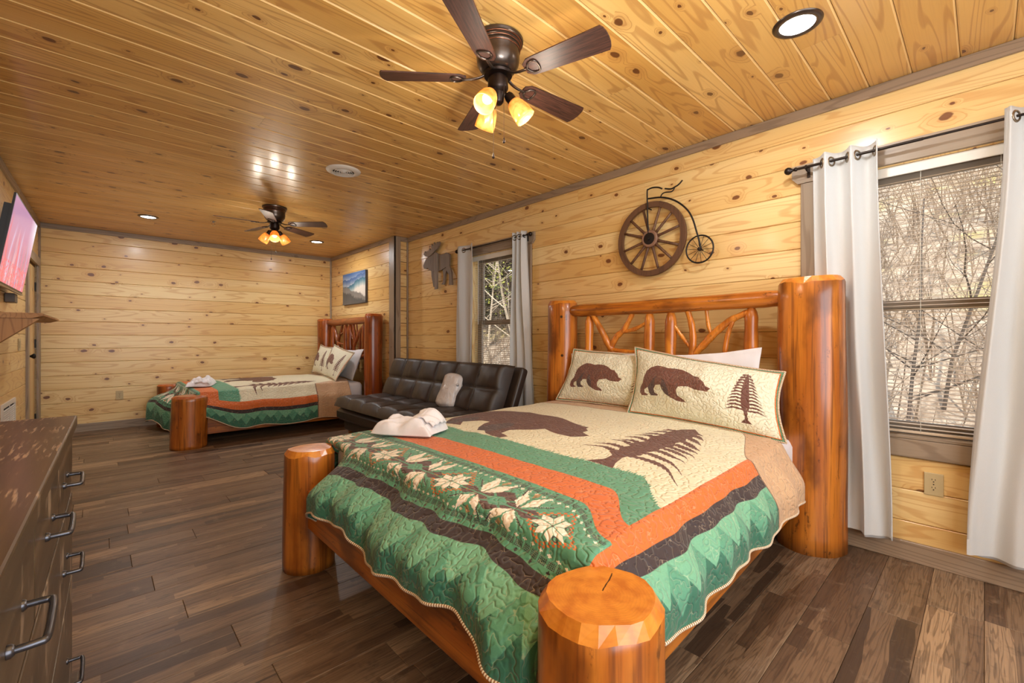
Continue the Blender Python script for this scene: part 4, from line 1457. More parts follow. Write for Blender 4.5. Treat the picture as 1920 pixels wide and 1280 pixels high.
# ------------------------------------------------------------------ quilts
def make_quilt(label, S, na, nb, seed):
    """S: settings of the drape. cloth coordinates a from the foot hem, b from the near hem"""
    ph = [random.Random(seed + k).random() * 6 for k in range(8)]
    def a_end(b):
        return S['aend_near'] + (S['aend_top'] - S['aend_near']) * smooth_step(S['bn'] - 0.02, S['bn'] + 0.30, b)
    def a_fold(b):
        return S['afold_near'] + (S['afold_top'] - S['afold_near']) * smooth_step(S['bn'] + 0.0, S['bn'] + 0.30, b) ** 0.7
    R = 0.055
    def bend(e):
        if e <= 0:
            return 0.0, 0.0
        q = R * PI / 2
        if e < q:
            return R * math.sin(e / R), R * (1 - math.cos(e / R))
        return R, R + (e - q)
    bf = S['bn'] + S['wy']
    def ash(a, b):
        return a - S.get('shear', 0) * smooth_step(0.52, 0.30, b) * smooth_step(0.18, 0.95, a) if b < 0.52 else a
    def P(a, b):
        a = ash(a, b)
        x = S['x0'] + max(a, S['af'])
        t = (min(max(b, S['bn']), bf) - S['bn']) / S['wy']
        fx = (x - S['x0'] - S['af']) / 1.8
        yn = S['yn'] + S['dyn'] * fx
        yf = S['yf'] + S['dyf'] * fx
        y = yn + (yf - yn) * t
        zt = S['z'] + S['dz'] * fx + 0.018 * math.sin(PI * t) ** 0.6 * min(1, fx * 6 + 0.4)
        zt += 0.006 * noise.noise((x * 3.2, y * 3.2, seed)) + 0.003 * noise.noise((x * 9, y * 9, seed + 4))
        ea, en, ef = max(0, S['af'] - a), max(0, S['bn'] - b), max(0, b - bf)
        z = zt
        es = max(en, ef)
        if es > 0:                                   # side drape
            sg = -1 if en > 0 else 1
            if S.get('lift') and en > 0:
                es *= 0.60 + 0.40 * smooth_step(S['lift'][0], S['lift'][1], a)
            h, v = bend(es)
            fold = (0.010 * math.sin(a * 17 + ph[0] + 2 * noise.noise((a * 2, 0, seed))) + 0.007 * math.sin(a * 31 + ph[1])) * min(1, v / 0.12)
            y += sg * (h * 0.4 + 0.095 * smooth_step(0.0, 0.20, v) + (v * S['side_flare']) + fold)
            z -= v * 0.985
            z += 0.010 * math.sin(a * 9 + ph[2]) * (es / 0.3)
        if ea > 0:                                   # foot drape
            h, v = bend(ea)
            k = min(1, v / 0.15)
            fold = (0.015 * math.sin(b * 9.5 + ph[3] + 1.5 * noise.noise((b * 2, 1, seed))) + 0.010 * math.sin(b * 21 + ph[4] + v * 6) + 0.006 * math.sin(b * 43 + ph[5])) * k
            x -= h * 0.6 + S['foot_push'] * smooth_step(0.06, 0.32, v) + v * S['foot_flare'] + fold
            z -= v * (S['foot_drop'] + 0.22 * smooth_step(0.72, 0.98, t) + 0.03 * smooth_step(0.35, 0.0, t))
            z += (0.020 * math.sin(b * 7.3 + ph[6]) + 0.010 * math.sin(b * 17 + ph[7])) * (ea / 0.45)
            if S.get('flap'):
                kf = smooth_step(0.62, 0.95, t) * smooth_step(0.0, 0.45, v)
                x -= S['flap'] * kf
                z += 0.16 * kf
            # cloth turns in behind the posts at both ends of the foot
            k2 = smooth_step(0.0, 0.16, v)
            for edge, sg in ((S['clip_far'], 1), (S['clip_near'], -1)):
                ov = (y - edge) * sg
                if ov > 0:
                    y -= sg * ov * 0.82 * k2
                    x += min(ov * 0.95, 0.14) * k2 + 0.02 * math.sin(v * 26 + ph[0]) * k2 * min(1, ov / 0.1)
        return (x, y, z)
    m = MB()
    uv, uv2 = [], []
    idx = {}
    keep_a = lambda a, b: not ((S['af'] - ash(a, b)) > 0.05 and ((S['bn'] - b) > 0.05 or (b - bf) > 0.05))
    vs, fs = [], []
    for j in range(nb + 1):
        b = QW * j / nb
        ae = a_end(b)
        for i in range(na + 1):
            f = i / na
            a = ae * f
            idx[(i, j)] = len(vs)
            vs.append(P(a, b))
            uv.append((a / QL, b / QW))
            uv2.append((a - a_fold(b), 0.0))
    for j in range(nb):
        b = QW * (j + 0.5) / nb
        ae = a_end(b)
        for i in range(na):
            a = ae * (i + 0.5) / na
            if keep_a(a, b):
                fs.append((idx[(i, j)], idx[(i + 1, j)], idx[(i + 1, j + 1)], idx[(i, j + 1)]))
    root = thing('quilt', label, 'quilt', (S['x0'] + 1.4, (S['yn'] + S['yf']) / 2, S['z']), 'bear and pine quilts on the log beds')
    m.add(vs, fs)
    o = m.build('quilt_cloth', QUILT, root, smooth=True, uvfn=uv)
    me = o.data
    l2 = me.uv_layers.new(name='fold')
    vi = np.empty(len(me.loops), dtype=np.int32)
    me.loops.foreach_get('vertex_index', vi)
    l2.data.foreach_set('uv', np.array(uv2, dtype=np.float32)[vi].ravel())
    me.uv_layers.active = me.uv_layers['UVMap']
    me.uv_layers['UVMap'].active_render = True
    sd = o.modifiers.new('thick', 'SOLIDIFY')
    sd.thickness = 0.006
    sd.offset = -1
    def pipe(pts, rad=0.0052):
        mb = MB()
        seg = 6
        mb.tube(pts, rad, seg)
        L = [0.0]
        for p, q in zip(pts[:-1], pts[1:]):
            L.append(L[-1] + (Vector(q) - Vector(p)).length)
        uvs = [(L[i], k / seg) for i in range(len(pts)) for k in range(seg)]
        mb.build('hem_piping', PIPING, root, smooth=True, uvfn=uvs)
    foot = [P(0.0, b) for b in np.arange(S['bn'] - 0.04, bf + 0.04, 0.012)]
    pipe(foot)
    pipe([P(a, 0.0) for a in np.arange(S['af'] - 0.04, a_end(0), 0.015)])
    pipe([P(a, QW) for a in np.arange(S['af'] - 0.04, a_end(QW), 0.02)])
    return root, P

Q1 = dict(x0=0.48, af=0.455, bn=0.30, wy=1.80, yn=0.690, dyn=0.03, yf=2.475, dyf=0.045, z=0.643, dz=0.012,
          foot_flare=0.06, foot_push=0.165, foot_drop=0.60, side_flare=0.0, clip_far=2.20, clip_near=0.735,
          afold_top=2.215, afold_near=1.84, aend_top=2.44, aend_near=2.29, shear=0.22)
quilt1, P1 = make_quilt('green and orange bear print quilt on the big log bed by the wide window', Q1, 280, 300, 3)
Q2 = dict(x0=0.14, af=0.66, bn=0.48, wy=1.62, yn=5.975, dyn=0.0, yf=7.60, dyf=0.03, z=0.590, dz=0.012,
          foot_flare=0.05, foot_push=0.09, foot_drop=0.86, side_flare=0.02, clip_far=7.60, clip_near=6.14, lift=(0.62, 1.15), flap=0.20,
          afold_top=2.33, afold_near=1.92, aend_top=2.445, aend_near=2.36)
quilt2, P2 = make_quilt('green and orange bear print quilt on the log bed in the alcove', Q2, 150, 160, 9)

# ------------------------------------------------------------------ pillows
def make_pillow(label, bl, br, tl, tr, thick, mat, name='pillow', group=None, piping=True, sag=0.0, flange=0.06, seed=1):
    """corners: bottom left, bottom right, top left, top right seen from the foot of the bed"""
    bl, br, tl, tr = map(Vector, (bl, br, tl, tr))
    nrm = (br - bl).cross(tl - bl).normalized()          # towards the viewer
    root = thing(name, label, 'pillow', tuple((bl + br) / 2), group)
    rg = random.Random(seed)
    def P(u, v, side):
        p = bl * (1 - u) * (1 - v) + br * u * (1 - v) + tl * (1 - u) * v + tr * u * v
        uu, vv = u * 2 - 1, v * 2 - 1
        # pull the middle of each edge in a little
        c = (bl + br + tl + tr) / 4
        pinch = 0.075 * (uu * uu * (1 - vv * vv) + vv * vv * (1 - uu * uu))
        p = p + (c - p) * pinch
        fu, fv = max(0.0, (1 - abs(uu)) - flange * 0.6), max(0.0, (1 - abs(vv)) - flange)
        t = (min(1, fu / 0.8) ** 0.5) * (min(1, fv / 0.85) ** 0.5)
        w = 0.012 * noise.noise((u * 4, v * 3, seed)) + 0.006 * noise.noise((u * 11, v * 9, seed + 2))
        fl = 0.010 * math.sin(8 * uu + seed) * (1 if max(abs(uu), abs(vv)) > 0.9 else 0.3)
        q = p + nrm * (side * thick / 2 * t * (1 + w * 6) + w * 0.6 + fl * 0.4)
        q.z -= sag * (1 - vv) * 0.5 * u
        return q
    m = MB()
    nu, nv = 64, 40
    m.grid(lambda u, v: P(u, v, 1) + nrm * 0.002, nu, nv)
    m.grid(lambda u, v: P(u, v, -1) - nrm * 0.002, nu, nv, flip=True)
    uvs = [(i / nu, j / nv) for j in range(nv + 1) for i in range(nu + 1)] * 2
    m.build('cover', mat, root, smooth=True, uvfn=uvs)
    if piping:
        ring = []
        for k in range(60):
            ring.append(P(k / 60, 0, 0))
        for k in range(36):
            ring.append(P(1, k / 36, 0))
        for k in range(60):
            ring.append(P(1 - k / 60, 1, 0))
        for k in range(37):
            ring.append(P(0, 1 - k / 36, 0))
        mb = MB()
        mb.tube(ring, 0.0055, 6)
        L = [0.0]
        for p, q in zip(ring[:-1], ring[1:]):
            L.append(L[-1] + (q - p).length)
        mb.build('piping', PIPING, root, smooth=True, uvfn=[(L[i], 0) for i in range(len(ring)) for k in range(6)])
    return root
GP = 'bear print pillow shams'
make_pillow('bear print sham at the left on the big log bed, partly behind its neighbour', (2.85, 2.50, 0.665), (2.86, 1.48, 0.66), (2.945, 2.38, 1.10), (2.975, 1.52, 1.08), 0.20, SHAM, group=GP, seed=3)
make_pillow('wide bear and pine sham on the big log bed, beside the tall right post', (2.70, 1.71, 0.665), (2.60, 0.70, 0.645), (2.90, 1.77, 1.125), (2.80, 0.76, 1.00), 0.27, SHAM, group=GP, seed=5)
GW = 'plain white pillows behind the shams'
make_pillow('white pillow hidden behind the left bear sham on the big log bed', (2.92, 2.46, 0.66), (2.92, 1.66, 0.66), (2.955, 2.42, 1.06), (2.955, 1.68, 1.085), 0.07, SHEET, group=GW, piping=False, seed=7, flange=0.0)
make_pillow('white pillow with a peaked corner behind the right bear sham on the big log bed', (2.90, 1.64, 0.66), (2.90, 0.90, 0.66), (2.955, 1.60, 1.07), (2.94, 0.925, 1.135), 0.09, SHEET, group=GW, piping=False, seed=8, flange=0.0)
make_pillow('bear print sham farthest from the window on the alcove bed, against the back wall', (2.56, 7.58, 0.62), (2.50, 6.86, 0.62), (2.70, 7.56, 1.09), (2.66, 6.96, 1.05), 0.17, SHAM, group=GP, seed=11)
make_pillow('bear and pine print sham nearest the room on the alcove bed', (2.48, 6.86, 0.62), (2.34, 6.02, 0.60), (2.68, 6.93, 1.10), (2.60, 5.99, 0.99), 0.18, SHAM, group=GP, seed=13)
make_pillow('white pillow behind the far sham on the alcove bed', (2.70, 7.5, 0.61), (2.70, 6.9, 0.61), (2.76, 7.45, 1.04), (2.75, 6.95, 1.08), 0.07, SHEET, group=GW, piping=False, seed=15, flange=0.0)
make_pillow('white pillow behind the near sham on the alcove bed', (2.64, 6.85, 0.61), (2.60, 6.07, 0.60), (2.76, 6.80, 1.02), (2.75, 6.04, 1.04), 0.12, SHEET, group=GW, piping=False, seed=16, flange=0.0)
# ------------------------------------------------------------------ dark leather futon
def leather_mat():
    m, nt, out = mat_new('dark_brown_leather')
    tc = nd(nt, 'ShaderNodeTexCoord')
    v = nd(nt, 'ShaderNodeTexVoronoi', {'Vector': tc.outputs['Object'], 'Scale': 420.0})
    n = nd(nt, 'ShaderNodeTexNoise', {'Vector': tc.outputs['Object'], 'Scale': 12, 'Detail': 4})
    c = mixc(nt, n.outputs[0], srgb(38, 30, 26), srgb(58, 47, 40))
    h = mth(nt, 'ADD', v.outputs['Distance'], mth(nt, 'MULTIPLY', n.outputs[0], 3))
    principled(nt, out, c, 0.42, h, 0.15, 0.002, spec=0.45)
    return m
LEATHER = leather_mat()
seam = plain('grey_stitching', srgb(96, 88, 80), 0.7)
fut = thing('futon', 'dark brown tufted leather futon under the far window', 'futon', (2.3, 3.95, 0))

def tufted(parent, name, o, eu, ev, en, lu, lv, t, cu, cv, seed, puff=0.022, edge=0.045):
    """cushion slab: origin o, unit axes along, up and out; lengths; thickness; counts of tufts"""
    o, eu, ev, en = Vector(o), Vector(eu).normalized(), Vector(ev).normalized(), Vector(en).normalized()
    nu, nv = cu * 16, cv * 14
    def top(u, v):
        gu, gv = (u * cu) % 1, (v * cv) % 1
        if u >= 1: gu = 1
        if v >= 1: gv = 1
        s = (max(0, math.sin(PI * gu)) ** 0.45) * (max(0, math.sin(PI * gv)) ** 0.45)
        d = min(u * lu, (1 - u) * lu, v * lv, (1 - v) * lv)
        r = math.sqrt(max(0.0, 1 - (1 - min(1, d / edge)) ** 2))
        w = noise.noise((u * lu * 9, v * lv * 9, seed)) * 0.005 + noise.noise((u * lu * 24, v * lv * 6, seed + 3)) * 0.003
        crease = -0.012 * math.exp(-((gv - 0.0) * 18) ** 2) if gv < 0.5 else -0.012 * math.exp(-((1 - gv) * 18) ** 2)
        hh = (t * 0.72) + puff * s + w + crease * 0.4
        return hh * r if r < 1 else hh
    m = MB()
    m.grid(lambda u, v: o + eu * (u * lu) + ev * (v * lv) + en * top(u, v), nu, nv)
    # underside and skirt
    m.grid(lambda u, v: o + eu * (u * lu) + ev * (v * lv) - en * (t * 0.28 * math.sqrt(max(0, 1 - (1 - min(1, min(u * lu, (1 - u) * lu, v * lv, (1 - v) * lv) / 0.03)) ** 2))), 12, 8, flip=True)
    ob = m.build(name, LEATHER, parent, smooth=True)
    s = MB()
    for k in range(1, cu):
        pts = []
        for i in range(29):
            v = 0.02 + 0.96 * i / 28
            u = k / cu + 0.003 * math.sin(i)
            pts.append(o + eu * (u * lu) + ev * (v * lv) + en * (top(u, v) + 0.001))
        s.tube(pts, 0.0013, 4)
    if cv > 1:
        for k in range(1, cv):
            pts = []
            for i in range(61):
                u = 0.01 + 0.98 * i / 60
                pts.append(o + eu * (u * lu) + ev * (k / cv * lv) + en * (top(u, k / cv) + 0.001))
            s.tube(pts, 0.0013, 4)
    s.build('stitching', seam, ob)
    return ob
FY0, FY1 = 2.93, 5.0
LY = FY1 - FY0
# seat slopes a little up to the front
tufted(fut, 'seat_cushion', (2.62, FY0, 0.415), (0, 1, 0), (-1, 0, 0.03), (0.03, 0, 1), LY, 0.69, 0.125, 6, 2, 3, puff=0.032)
b = MB()
b.box(1.945, FY0 + 0.01, 0.285, 2.66, FY1 - 0.01, 0.412, bev=0.03)
ob = b.build('seat_base', LEATHER, fut, smooth=True, auto=0.6)
b = MB()
b.box(2.0, FY0 + 0.10, 0.175, 2.6, FY1 - 0.10, 0.285, bev=0.015)
b.build('under_frame', LEATHER, fut, smooth=True, auto=0.6)
up = Vector((0.20, 0, 0.50)).normalized()
outv = Vector((-0.50, 0, 0.20)).normalized()
tufted(fut, 'backrest', (2.58, FY0, 0.44), (0, 1, 0), up, outv, LY, 0.535, 0.15, 6, 2, 8, puff=0.036, edge=0.06)
b = MB()
o = Vector((2.645, FY0 - 0.075, 0.40))
b.obox(o + Vector((0, LY / 2 + 0.035, 0)) + up * 0.27, (0, 1, 0), up, outv, LY / 2 + 0.03, 0.285, 0.045)
rb = b.build('rear_panel', LEATHER, fut, smooth=False)
bv = rb.modifiers.new('bevel', 'BEVEL')
bv.width, bv.segments = 0.03, 4
wleg = plain('light_wood_leg', srgb(150, 104, 62), 0.45, nscale=12, namp=0.2)
for x in (2.06, 2.55):
    for y in (FY0 + 0.16, FY1 - 0.16):
        l = MB()
        l.lathe([(0.020, 0.0), (0.024, 0.02), (0.033, 0.18)], (x, y, 0.0), (0, 0, 1), 16, cap0=True, cap1=True)
        l.build('leg', wleg, fut, smooth=True, auto=0.8)

# bagged comforter leaning on the backrest
def plastic_mat():
    m, nt, out = mat_new('clear_wrap_over_white')
    tc = nd(nt, 'ShaderNodeTexCoord')
    mp = nd(nt, 'ShaderNodeVectorMath', {0: tc.outputs['Object'], 1: (1, 1, 0.35)}, operation='MULTIPLY')
    n = nd(nt, 'ShaderNodeTexNoise', {'Vector': mp.outputs[0], 'Scale': 34, 'Detail': 6, 'Roughness': 0.65, 'Distortion': 0.8})
    c = mixc(nt, n.outputs[0], srgb(206, 198, 194), srgb(232, 226, 224))
    principled(nt, out, c, 0.28, n.outputs[0], 0.9, 0.02, coat=0.5)
    return m
bag = thing('bagged_blanket', 'white blanket rolled in a clear plastic bag, standing on the futon seat', 'bedding bag', (2.49, 3.60, 0.50))
def bagP(u, v):
    th = 2 * PI * u
    f = v
    h = -0.18 + 0.36 * v
    e = min(1, (1 - abs(2 * v - 1)) / 0.30)
    r = math.sqrt(max(0.0, 1 - (1 - e) ** 2)) 
    rr = r * (1 + 0.10 * noise.noise((math.cos(th) * 1.7, math.sin(th) * 1.7, v * 4)) + 0.035 * noise.noise((math.cos(th) * 5, math.sin(th) * 5, v * 9)))
    p = Vector((0, 1, 0)) * math.cos(th) * 0.125 * rr + outv * math.sin(th) * 0.085 * rr + up * h
    return Vector((2.515, 3.58, 0.675)) + p + Vector((0, -0.02 * (v - 0.5), 0))
m = MB()
m.grid(bagP, 48, 36)
PL = plastic_mat()
m.build('wrapped_roll', PL, bag, smooth=True)
kx = Vector((2.53, 3.50, 0.745))
m = MB()
m.tube([kx, kx + Vector((-0.012, -0.028, 0.004)), kx + Vector((-0.02, -0.05, 0.0))], [0.022, 0.007, 0.017], 10)
m.build('knotted_end', PL, bag, smooth=True)

# folded towels left on the quilts
towel_m = fabric('white_terry', srgb(232, 228, 230), srgb(206, 202, 208), 0.95, 260, 0.6)
def make_towel(label, c, L, W, Ht, rz, seed):
    root = thing('folded_towel', label, 'towel', (c[0], c[1], c[2]), 'towels left on the beds', rotz=0)
    ca, sa = math.cos(rz), math.sin(rz)
    def P(u, v, top):
        x, y = (u - 0.5) * L, (v - 0.5) * W
        d = min(1, min(u, 1 - u) / 0.20) * 1.0
        d2 = min(1, min(v, 1 - v) / 0.24)
        r = math.sqrt(max(0, 1 - (1 - d) ** 2)) * math.sqrt(max(0, 1 - (1 - d2) ** 2))
        wx = 1 + 0.16 * noise.noise((u * 2.2 + 7, v * 2, seed)) 
        wy = 1 + 0.22 * noise.noise((u * 2, v * 2.2 + 3, seed + 5))
        x *= wx
        y *= wy
        if not top:
            return (c[0] + x * ca - y * sa, c[1] + x * sa + y * ca, c[2] + 0.012 * (1 - r))
        z = Ht * r * (0.72 + 0.55 * noise.noise((u * 2.6, v * 2.4, seed + 9)) + 0.5 * abs(noise.noise((u * 4 + v * 3, v * 3, seed + 2))) ** 0.7)
        z -= 0.012 * max(0, 1 - abs(math.sin(5 * u + 3.4 * v + seed)) * 6) * r
        z += 0.003 * noise.noise((u * 18, v * 18, seed))
        return (c[0] + x * ca - y * sa, c[1] + x * sa + y * ca, c[2] + max(z, 0.012 * (1 - r)))
    m = MB()
    m.grid(lambda u, v: P(u, v, True), 70, 54)
    m.grid(lambda u, v: P(u, v, False), 24, 18, flip=True)
    m.build('towel_body', towel_m, root, smooth=True)
    # loose outer flap
    f = MB()
    def F(u, v):
        q = P(0.30 + 0.66 * u, 0.04 + 0.40 * v, True)
        return (q[0] + 0.012 * math.sin(4 * u), q[1] - 0.02 * (1 - v), q[2] + 0.007 + 0.006 * math.sin(7 * u + 3 * v))
    f.grid(F, 40, 16)
    fo = f.build('loose_flap', towel_m, root, smooth=True)
    sd = fo.modifiers.new('thick', 'SOLIDIFY')
    sd.thickness = 0.006
    return root
make_towel('white towel crumpled on the foot corner of the big log bed', (1.27, 2.19, 0.662), 0.24, 0.34, 0.105, 0.55, 2.3)
make_towel('white towel crumpled on the foot end of the alcove bed', (0.93, 6.62, 0.605), 0.26, 0.46, 0.095, -0.3, 6.1)
# ------------------------------------------------------------------ ceiling fans
bronze = plain('oil_rubbed_bronze', srgb(92, 80, 72), 0.28, metallic=0.85, nscale=8, namp=0.12)
bronze_d = plain('dark_bronze', srgb(50, 38, 32), 0.38, metallic=0.8, nscale=8, namp=0.12)
copper = plain('rubbed_copper_edge', srgb(150, 96, 70), 0.3, metallic=0.9)
def blade_mat():
    m, nt, out = mat_new('dark_walnut_blade')
    tc = nd(nt, 'ShaderNodeTexCoord')
    mp = nd(nt, 'ShaderNodeVectorMath', {0: tc.outputs['UV'], 1: (3, 60, 1)}, operation='MULTIPLY')
    n = nd(nt, 'ShaderNodeTexNoise', {'Vector': mp.outputs[0], 'Scale': 2.0, 'Detail': 5, 'Roughness': 0.7})
    c = mixc(nt, ss(nt, n.outputs[0], 0.35, 0.65), srgb(46, 27, 21), srgb(82, 49, 38))
    principled(nt, out, c, 0.45, n.outputs[0], 0.1, 0.001)
    return m
BLADE = blade_mat()
def shade_mat():
    m, nt, out = mat_new('amber_scavo_glass')
    tc = nd(nt, 'ShaderNodeTexCoord')
    n = nd(nt, 'ShaderNodeTexNoise', {'Vector': tc.outputs['Object'], 'Scale': 16, 'Detail': 4, 'Distortion': 1.5})
    c = mixc(nt, ss(nt, n.outputs[0], 0.4, 0.7), srgb(246, 196, 122), srgb(224, 160, 84))
    t = nd(nt, 'ShaderNodeBsdfTranslucent', {0: c})
    d = nd(nt, 'ShaderNodeBsdfDiffuse', {0: c})
    g = nd(nt, 'ShaderNodeBsdfGlossy', {'Roughness': 0.2})
    mx = nd(nt, 'ShaderNodeMixShader', {0: 0.5, 1: d.outputs[0], 2: t.outputs[0]})
    m2 = nd(nt, 'ShaderNodeMixShader', {0: 0.06, 1: mx.outputs[0], 2: g.outputs[0]})
    nt.links.new(m2.outputs[0], out.inputs[0])
    return m
SHADE = shade_mat()
def emit_mat(name, col, st):
    m, nt, out = mat_new(name)
    tc = nd(nt, 'ShaderNodeTexCoord')
    n = nd(nt, 'ShaderNodeTexNoise', {'Vector': tc.outputs['Object'], 'Scale': 3})
    s = mth(nt, 'MULTIPLY_ADD', n.outputs[0], st * 0.02, st)
    e = nd(nt, 'ShaderNodeEmission', {0: col, 1: s})
    nt.links.new(e.outputs[0], out.inputs[0])
    return m
BULB = emit_mat('warm_bulb', (1.0, 0.78, 0.45, 1), 3)
BULB_OFFISH = emit_mat('warm_bulb_dim', (1.0, 0.78, 0.45, 1), 4)
LED = emit_mat('led_lens', (1.0, 0.97, 0.92, 1), 12)

def make_fan(label, cx, cy, base_deg, arm_deg, bulb, power, lit):
    fan = thing('ceiling_fan', label, 'ceiling fan', (cx, cy, H), 'flush mount ceiling fans with amber lights')
    c = (cx, cy, 0)
    m = MB()
    m.lathe([(0.0000, H), (0.1165, H), (0.1210, H - 0.006), (0.1187, H - 0.016), (0.1098, H - 0.020), (0.1120, H - 0.030), (0.1030, H - 0.036),
             (0.1053, H - 0.048), (0.1008, H - 0.056), (0.1030, H - 0.085), (0.0986, H - 0.115), (0.0829, H - 0.140), (0.0650, H - 0.152), (0.0000, H - 0.154)], c, seg=48)
    m.build('motor_housing', bronze, fan, smooth=True, auto=0.7)
    m = MB()
    for z, r in ((H - 0.019, 0.1125), (H - 0.034, 0.1085), (H - 0.053, 0.105)):
        m.lathe([(r - 0.002, z - 0.0016), (r + 0.0014, z), (r - 0.002, z + 0.0016)], c, seg=48)
    m.build('copper_band', copper, fan, smooth=True)
    m = MB()
    m.lathe([(0.0, H - 0.150), (0.066, H - 0.152), (0.070, H - 0.160), (0.066, H - 0.170), (0.040, H - 0.173), (0.040, H - 0.178), (0.047, H - 0.182),
             (0.049, H - 0.226), (0.043, H - 0.236), (0.030, H - 0.248), (0.026, H - 0.290), (0.018, H - 0.300), (0.0, H - 0.304)], c, seg=36)
    m.build('switch_housing', bronze_d, fan, smooth=True, auto=0.7)
    zb = H - 0.175
    for k in range(5):
        a = math.radians(base_deg + 72 * k)
        e, n = Vector((math.cos(a), math.sin(a), 0)), Vector((-math.sin(a), math.cos(a), 0))
        tilt = math.radians(-13)
        n2 = n * math.cos(tilt) + Vector((0, 0, 1)) * math.sin(tilt)
        nz = e.cross(n2)
        # blade outline along u (radius) and half width
        prof = []
        R0, R1 = 0.150, 0.533
        for i in range(15):
            u = i / 14
            r = R0 + (R1 - R0) * u
            w = 0.047 + 0.016 * u
            if u < 0.12:
                w *= 0.55 + 0.45 * math.sqrt(1 - (1 - u / 0.12) ** 2)
            prof.append((r, w))
        left = [(r, w) for r, w in prof]
        tip = [(R1 + 0.012 * math.cos(t), -0.0) for t in ()]
        tipc = [(R1 + 0.010, 0.048), (R1 + 0.016, 0.026), (R1 + 0.018, 0.0), (R1 + 0.016, -0.026), (R1 + 0.010, -0.048)]
        outl = left + tipc + [(r, -w) for r, w in prof[::-1]]
        o = Vector((cx, cy, zb - 0.006))
        m = MB()
        m.prism(outl, lambda u, v, d: o + e * u + n2 * v + nz * d, -0.003, 0.003)
        uvs = [(p[0], p[1] + k) for p in outl] * 2
        m.build('blade', BLADE, fan, uvfn=uvs)
        m = MB()
        q = o - nz * 0.006
        z0 = Vector((cx, cy, H - 0.160))
        pts = catmull([z0 + e * 0.055, z0 + e * 0.085 + Vector((0, 0, -0.016)), z0 + e * 0.115 + Vector((0, 0, -0.024)), q + e * 0.150, q + e * 0.168], 5)
        m.tube(pts, [0.0095 - 0.003 * i / (len(pts) - 1) for i in range(len(pts))], 8, squash=0.6)
        tri = [q + e * 0.162, q + e * 0.180 + n2 * 0.026, q + e * 0.212 + n2 * 0.030, q + e * 0.222, q + e * 0.212 - n2 * 0.030, q + e * 0.180 - n2 * 0.026, q + e * 0.162]
        m.tube(catmull(tri, 4), 0.0048, 6)
        m.build('blade_iron', bronze, fan, smooth=True)
    # light kit
    for k, ad in enumerate(arm_deg):
        a = math.radians(ad)
        e = Vector((math.cos(a), math.sin(a), 0))
        ax = (e * 0.62 + Vector((0, 0, -0.78))).normalized()
        s0 = Vector((cx, cy, H - 0.262)) + e * 0.052
        m = MB()
        m.tube([Vector((cx, cy, H - 0.255)) + e * 0.02, s0 - ax * 0.008], 0.011, 10)
        m.lathe([(0.0, -0.014), (0.018, -0.012), (0.023, 0.0), (0.024, 0.028), (0.027, 0.034), (0.0, 0.036)], s0, ax, 20)
        m.build('lamp_holder', bronze_d, fan, smooth=True, auto=0.7)
        m = MB()
        m.lathe([(0.022, 0.026), (0.032, 0.036), (0.041, 0.058), (0.046, 0.085), (0.0485, 0.112), (0.049, 0.130), (0.0465, 0.130), (0.043, 0.085), (0.038, 0.060), (0.029, 0.040), (0.020, 0.030)], s0, ax, 32)
        m.build('glass_shade', SHADE, fan, smooth=True)
        m = MB()
        m.lathe([(0.0, 0.036), (0.011, 0.038), (0.014, 0.050), (0.022, 0.066), (0.024, 0.078), (0.019, 0.092), (0.0, 0.100)], s0, ax, 20)
        m.build('bulb', bulb if lit[k] else BULB_OFFISH, fan, smooth=True)
        ld = bpy.data.lights.new('fan_bulb_light', 'POINT')
        ld.energy = power
        ld.color = (1.0, 0.90, 0.74)
        ld.shadow_soft_size = 0.035
        lo = bpy.data.objects.new('fan_bulb_light', ld)
        COL.objects.link(lo)
        lo.location = s0 + ax * 0.215
    for k, (dx, dy, zl) in enumerate(((-0.035, -0.008, H - 0.545), (-0.002, -0.045, H - 0.475))):
        m = MB()
        m.tube([(cx + dx, cy + dy, H - 0.205), (cx + dx, cy + dy, zl)], 0.0011, 5)
        ch = m.build('pull_chain', bronze, fan)
        m = MB()
        m.lathe([(0.0, 0.030), (0.003, 0.026), (0.0045, 0.016), (0.0062, 0.010), (0.0055, 0.003), (0.0, 0.0)], (cx + dx, cy + dy, zl - 0.026), (0, 0, 1), 12)
        m.build('pull_knob', bronze_d, ch, smooth=True)
    return fan
make_fan('bronze ceiling fan with amber glass lights, large over the big log bed', 1.383, 1.578, -4, (-160, -40, 80), BULB, 2.6, (1, 1, 1))
make_fan('bronze ceiling fan with amber glass lights, small and farther away in front of the alcove', 1.38, 5.22, 31, (-105, 15, 135), BULB, 1.7, (1, 0, 0))

def recessed(label, x, y, r=0.098):
    t = thing('recessed_light', label, 'ceiling light', (x, y, H), 'round recessed ceiling lights')
    m = MB()
    m.lathe([(r * 0.70, H - 0.003), (r * 0.74, H - 0.011), (r * 0.92, H - 0.008), (r, H - 0.001), (r, H)], (x, y, 0), seg=48)
    m.build('trim_ring', bronze, t, smooth=True)
    m = MB()
    m.lathe([(0.0, H - 0.006), (r * 0.5, H - 0.0055), (r * 0.71, H - 0.004)], (x, y, 0), seg=40)
    m.build('lens', LED, t, smooth=True)
    ld = bpy.data.lights.new('recessed_lamp', 'AREA')
    ld.shape = 'DISK'
    ld.size = 0.14
    ld.energy = 8
    ld.color = (0.95, 0.98, 1.0)
    lo = bpy.data.objects.new('recessed_lamp', ld)
    COL.objects.link(lo)
    lo.location = (x, y, H - 0.02)
recessed('bright recessed light above the head of the big log bed', 2.29, 0.575)
recessed('bright recessed light on the far left of the ceiling beyond the dresser', 0.415, 6.617)
recessed('bright recessed light above the head of the alcove bed', 2.319, 6.653)

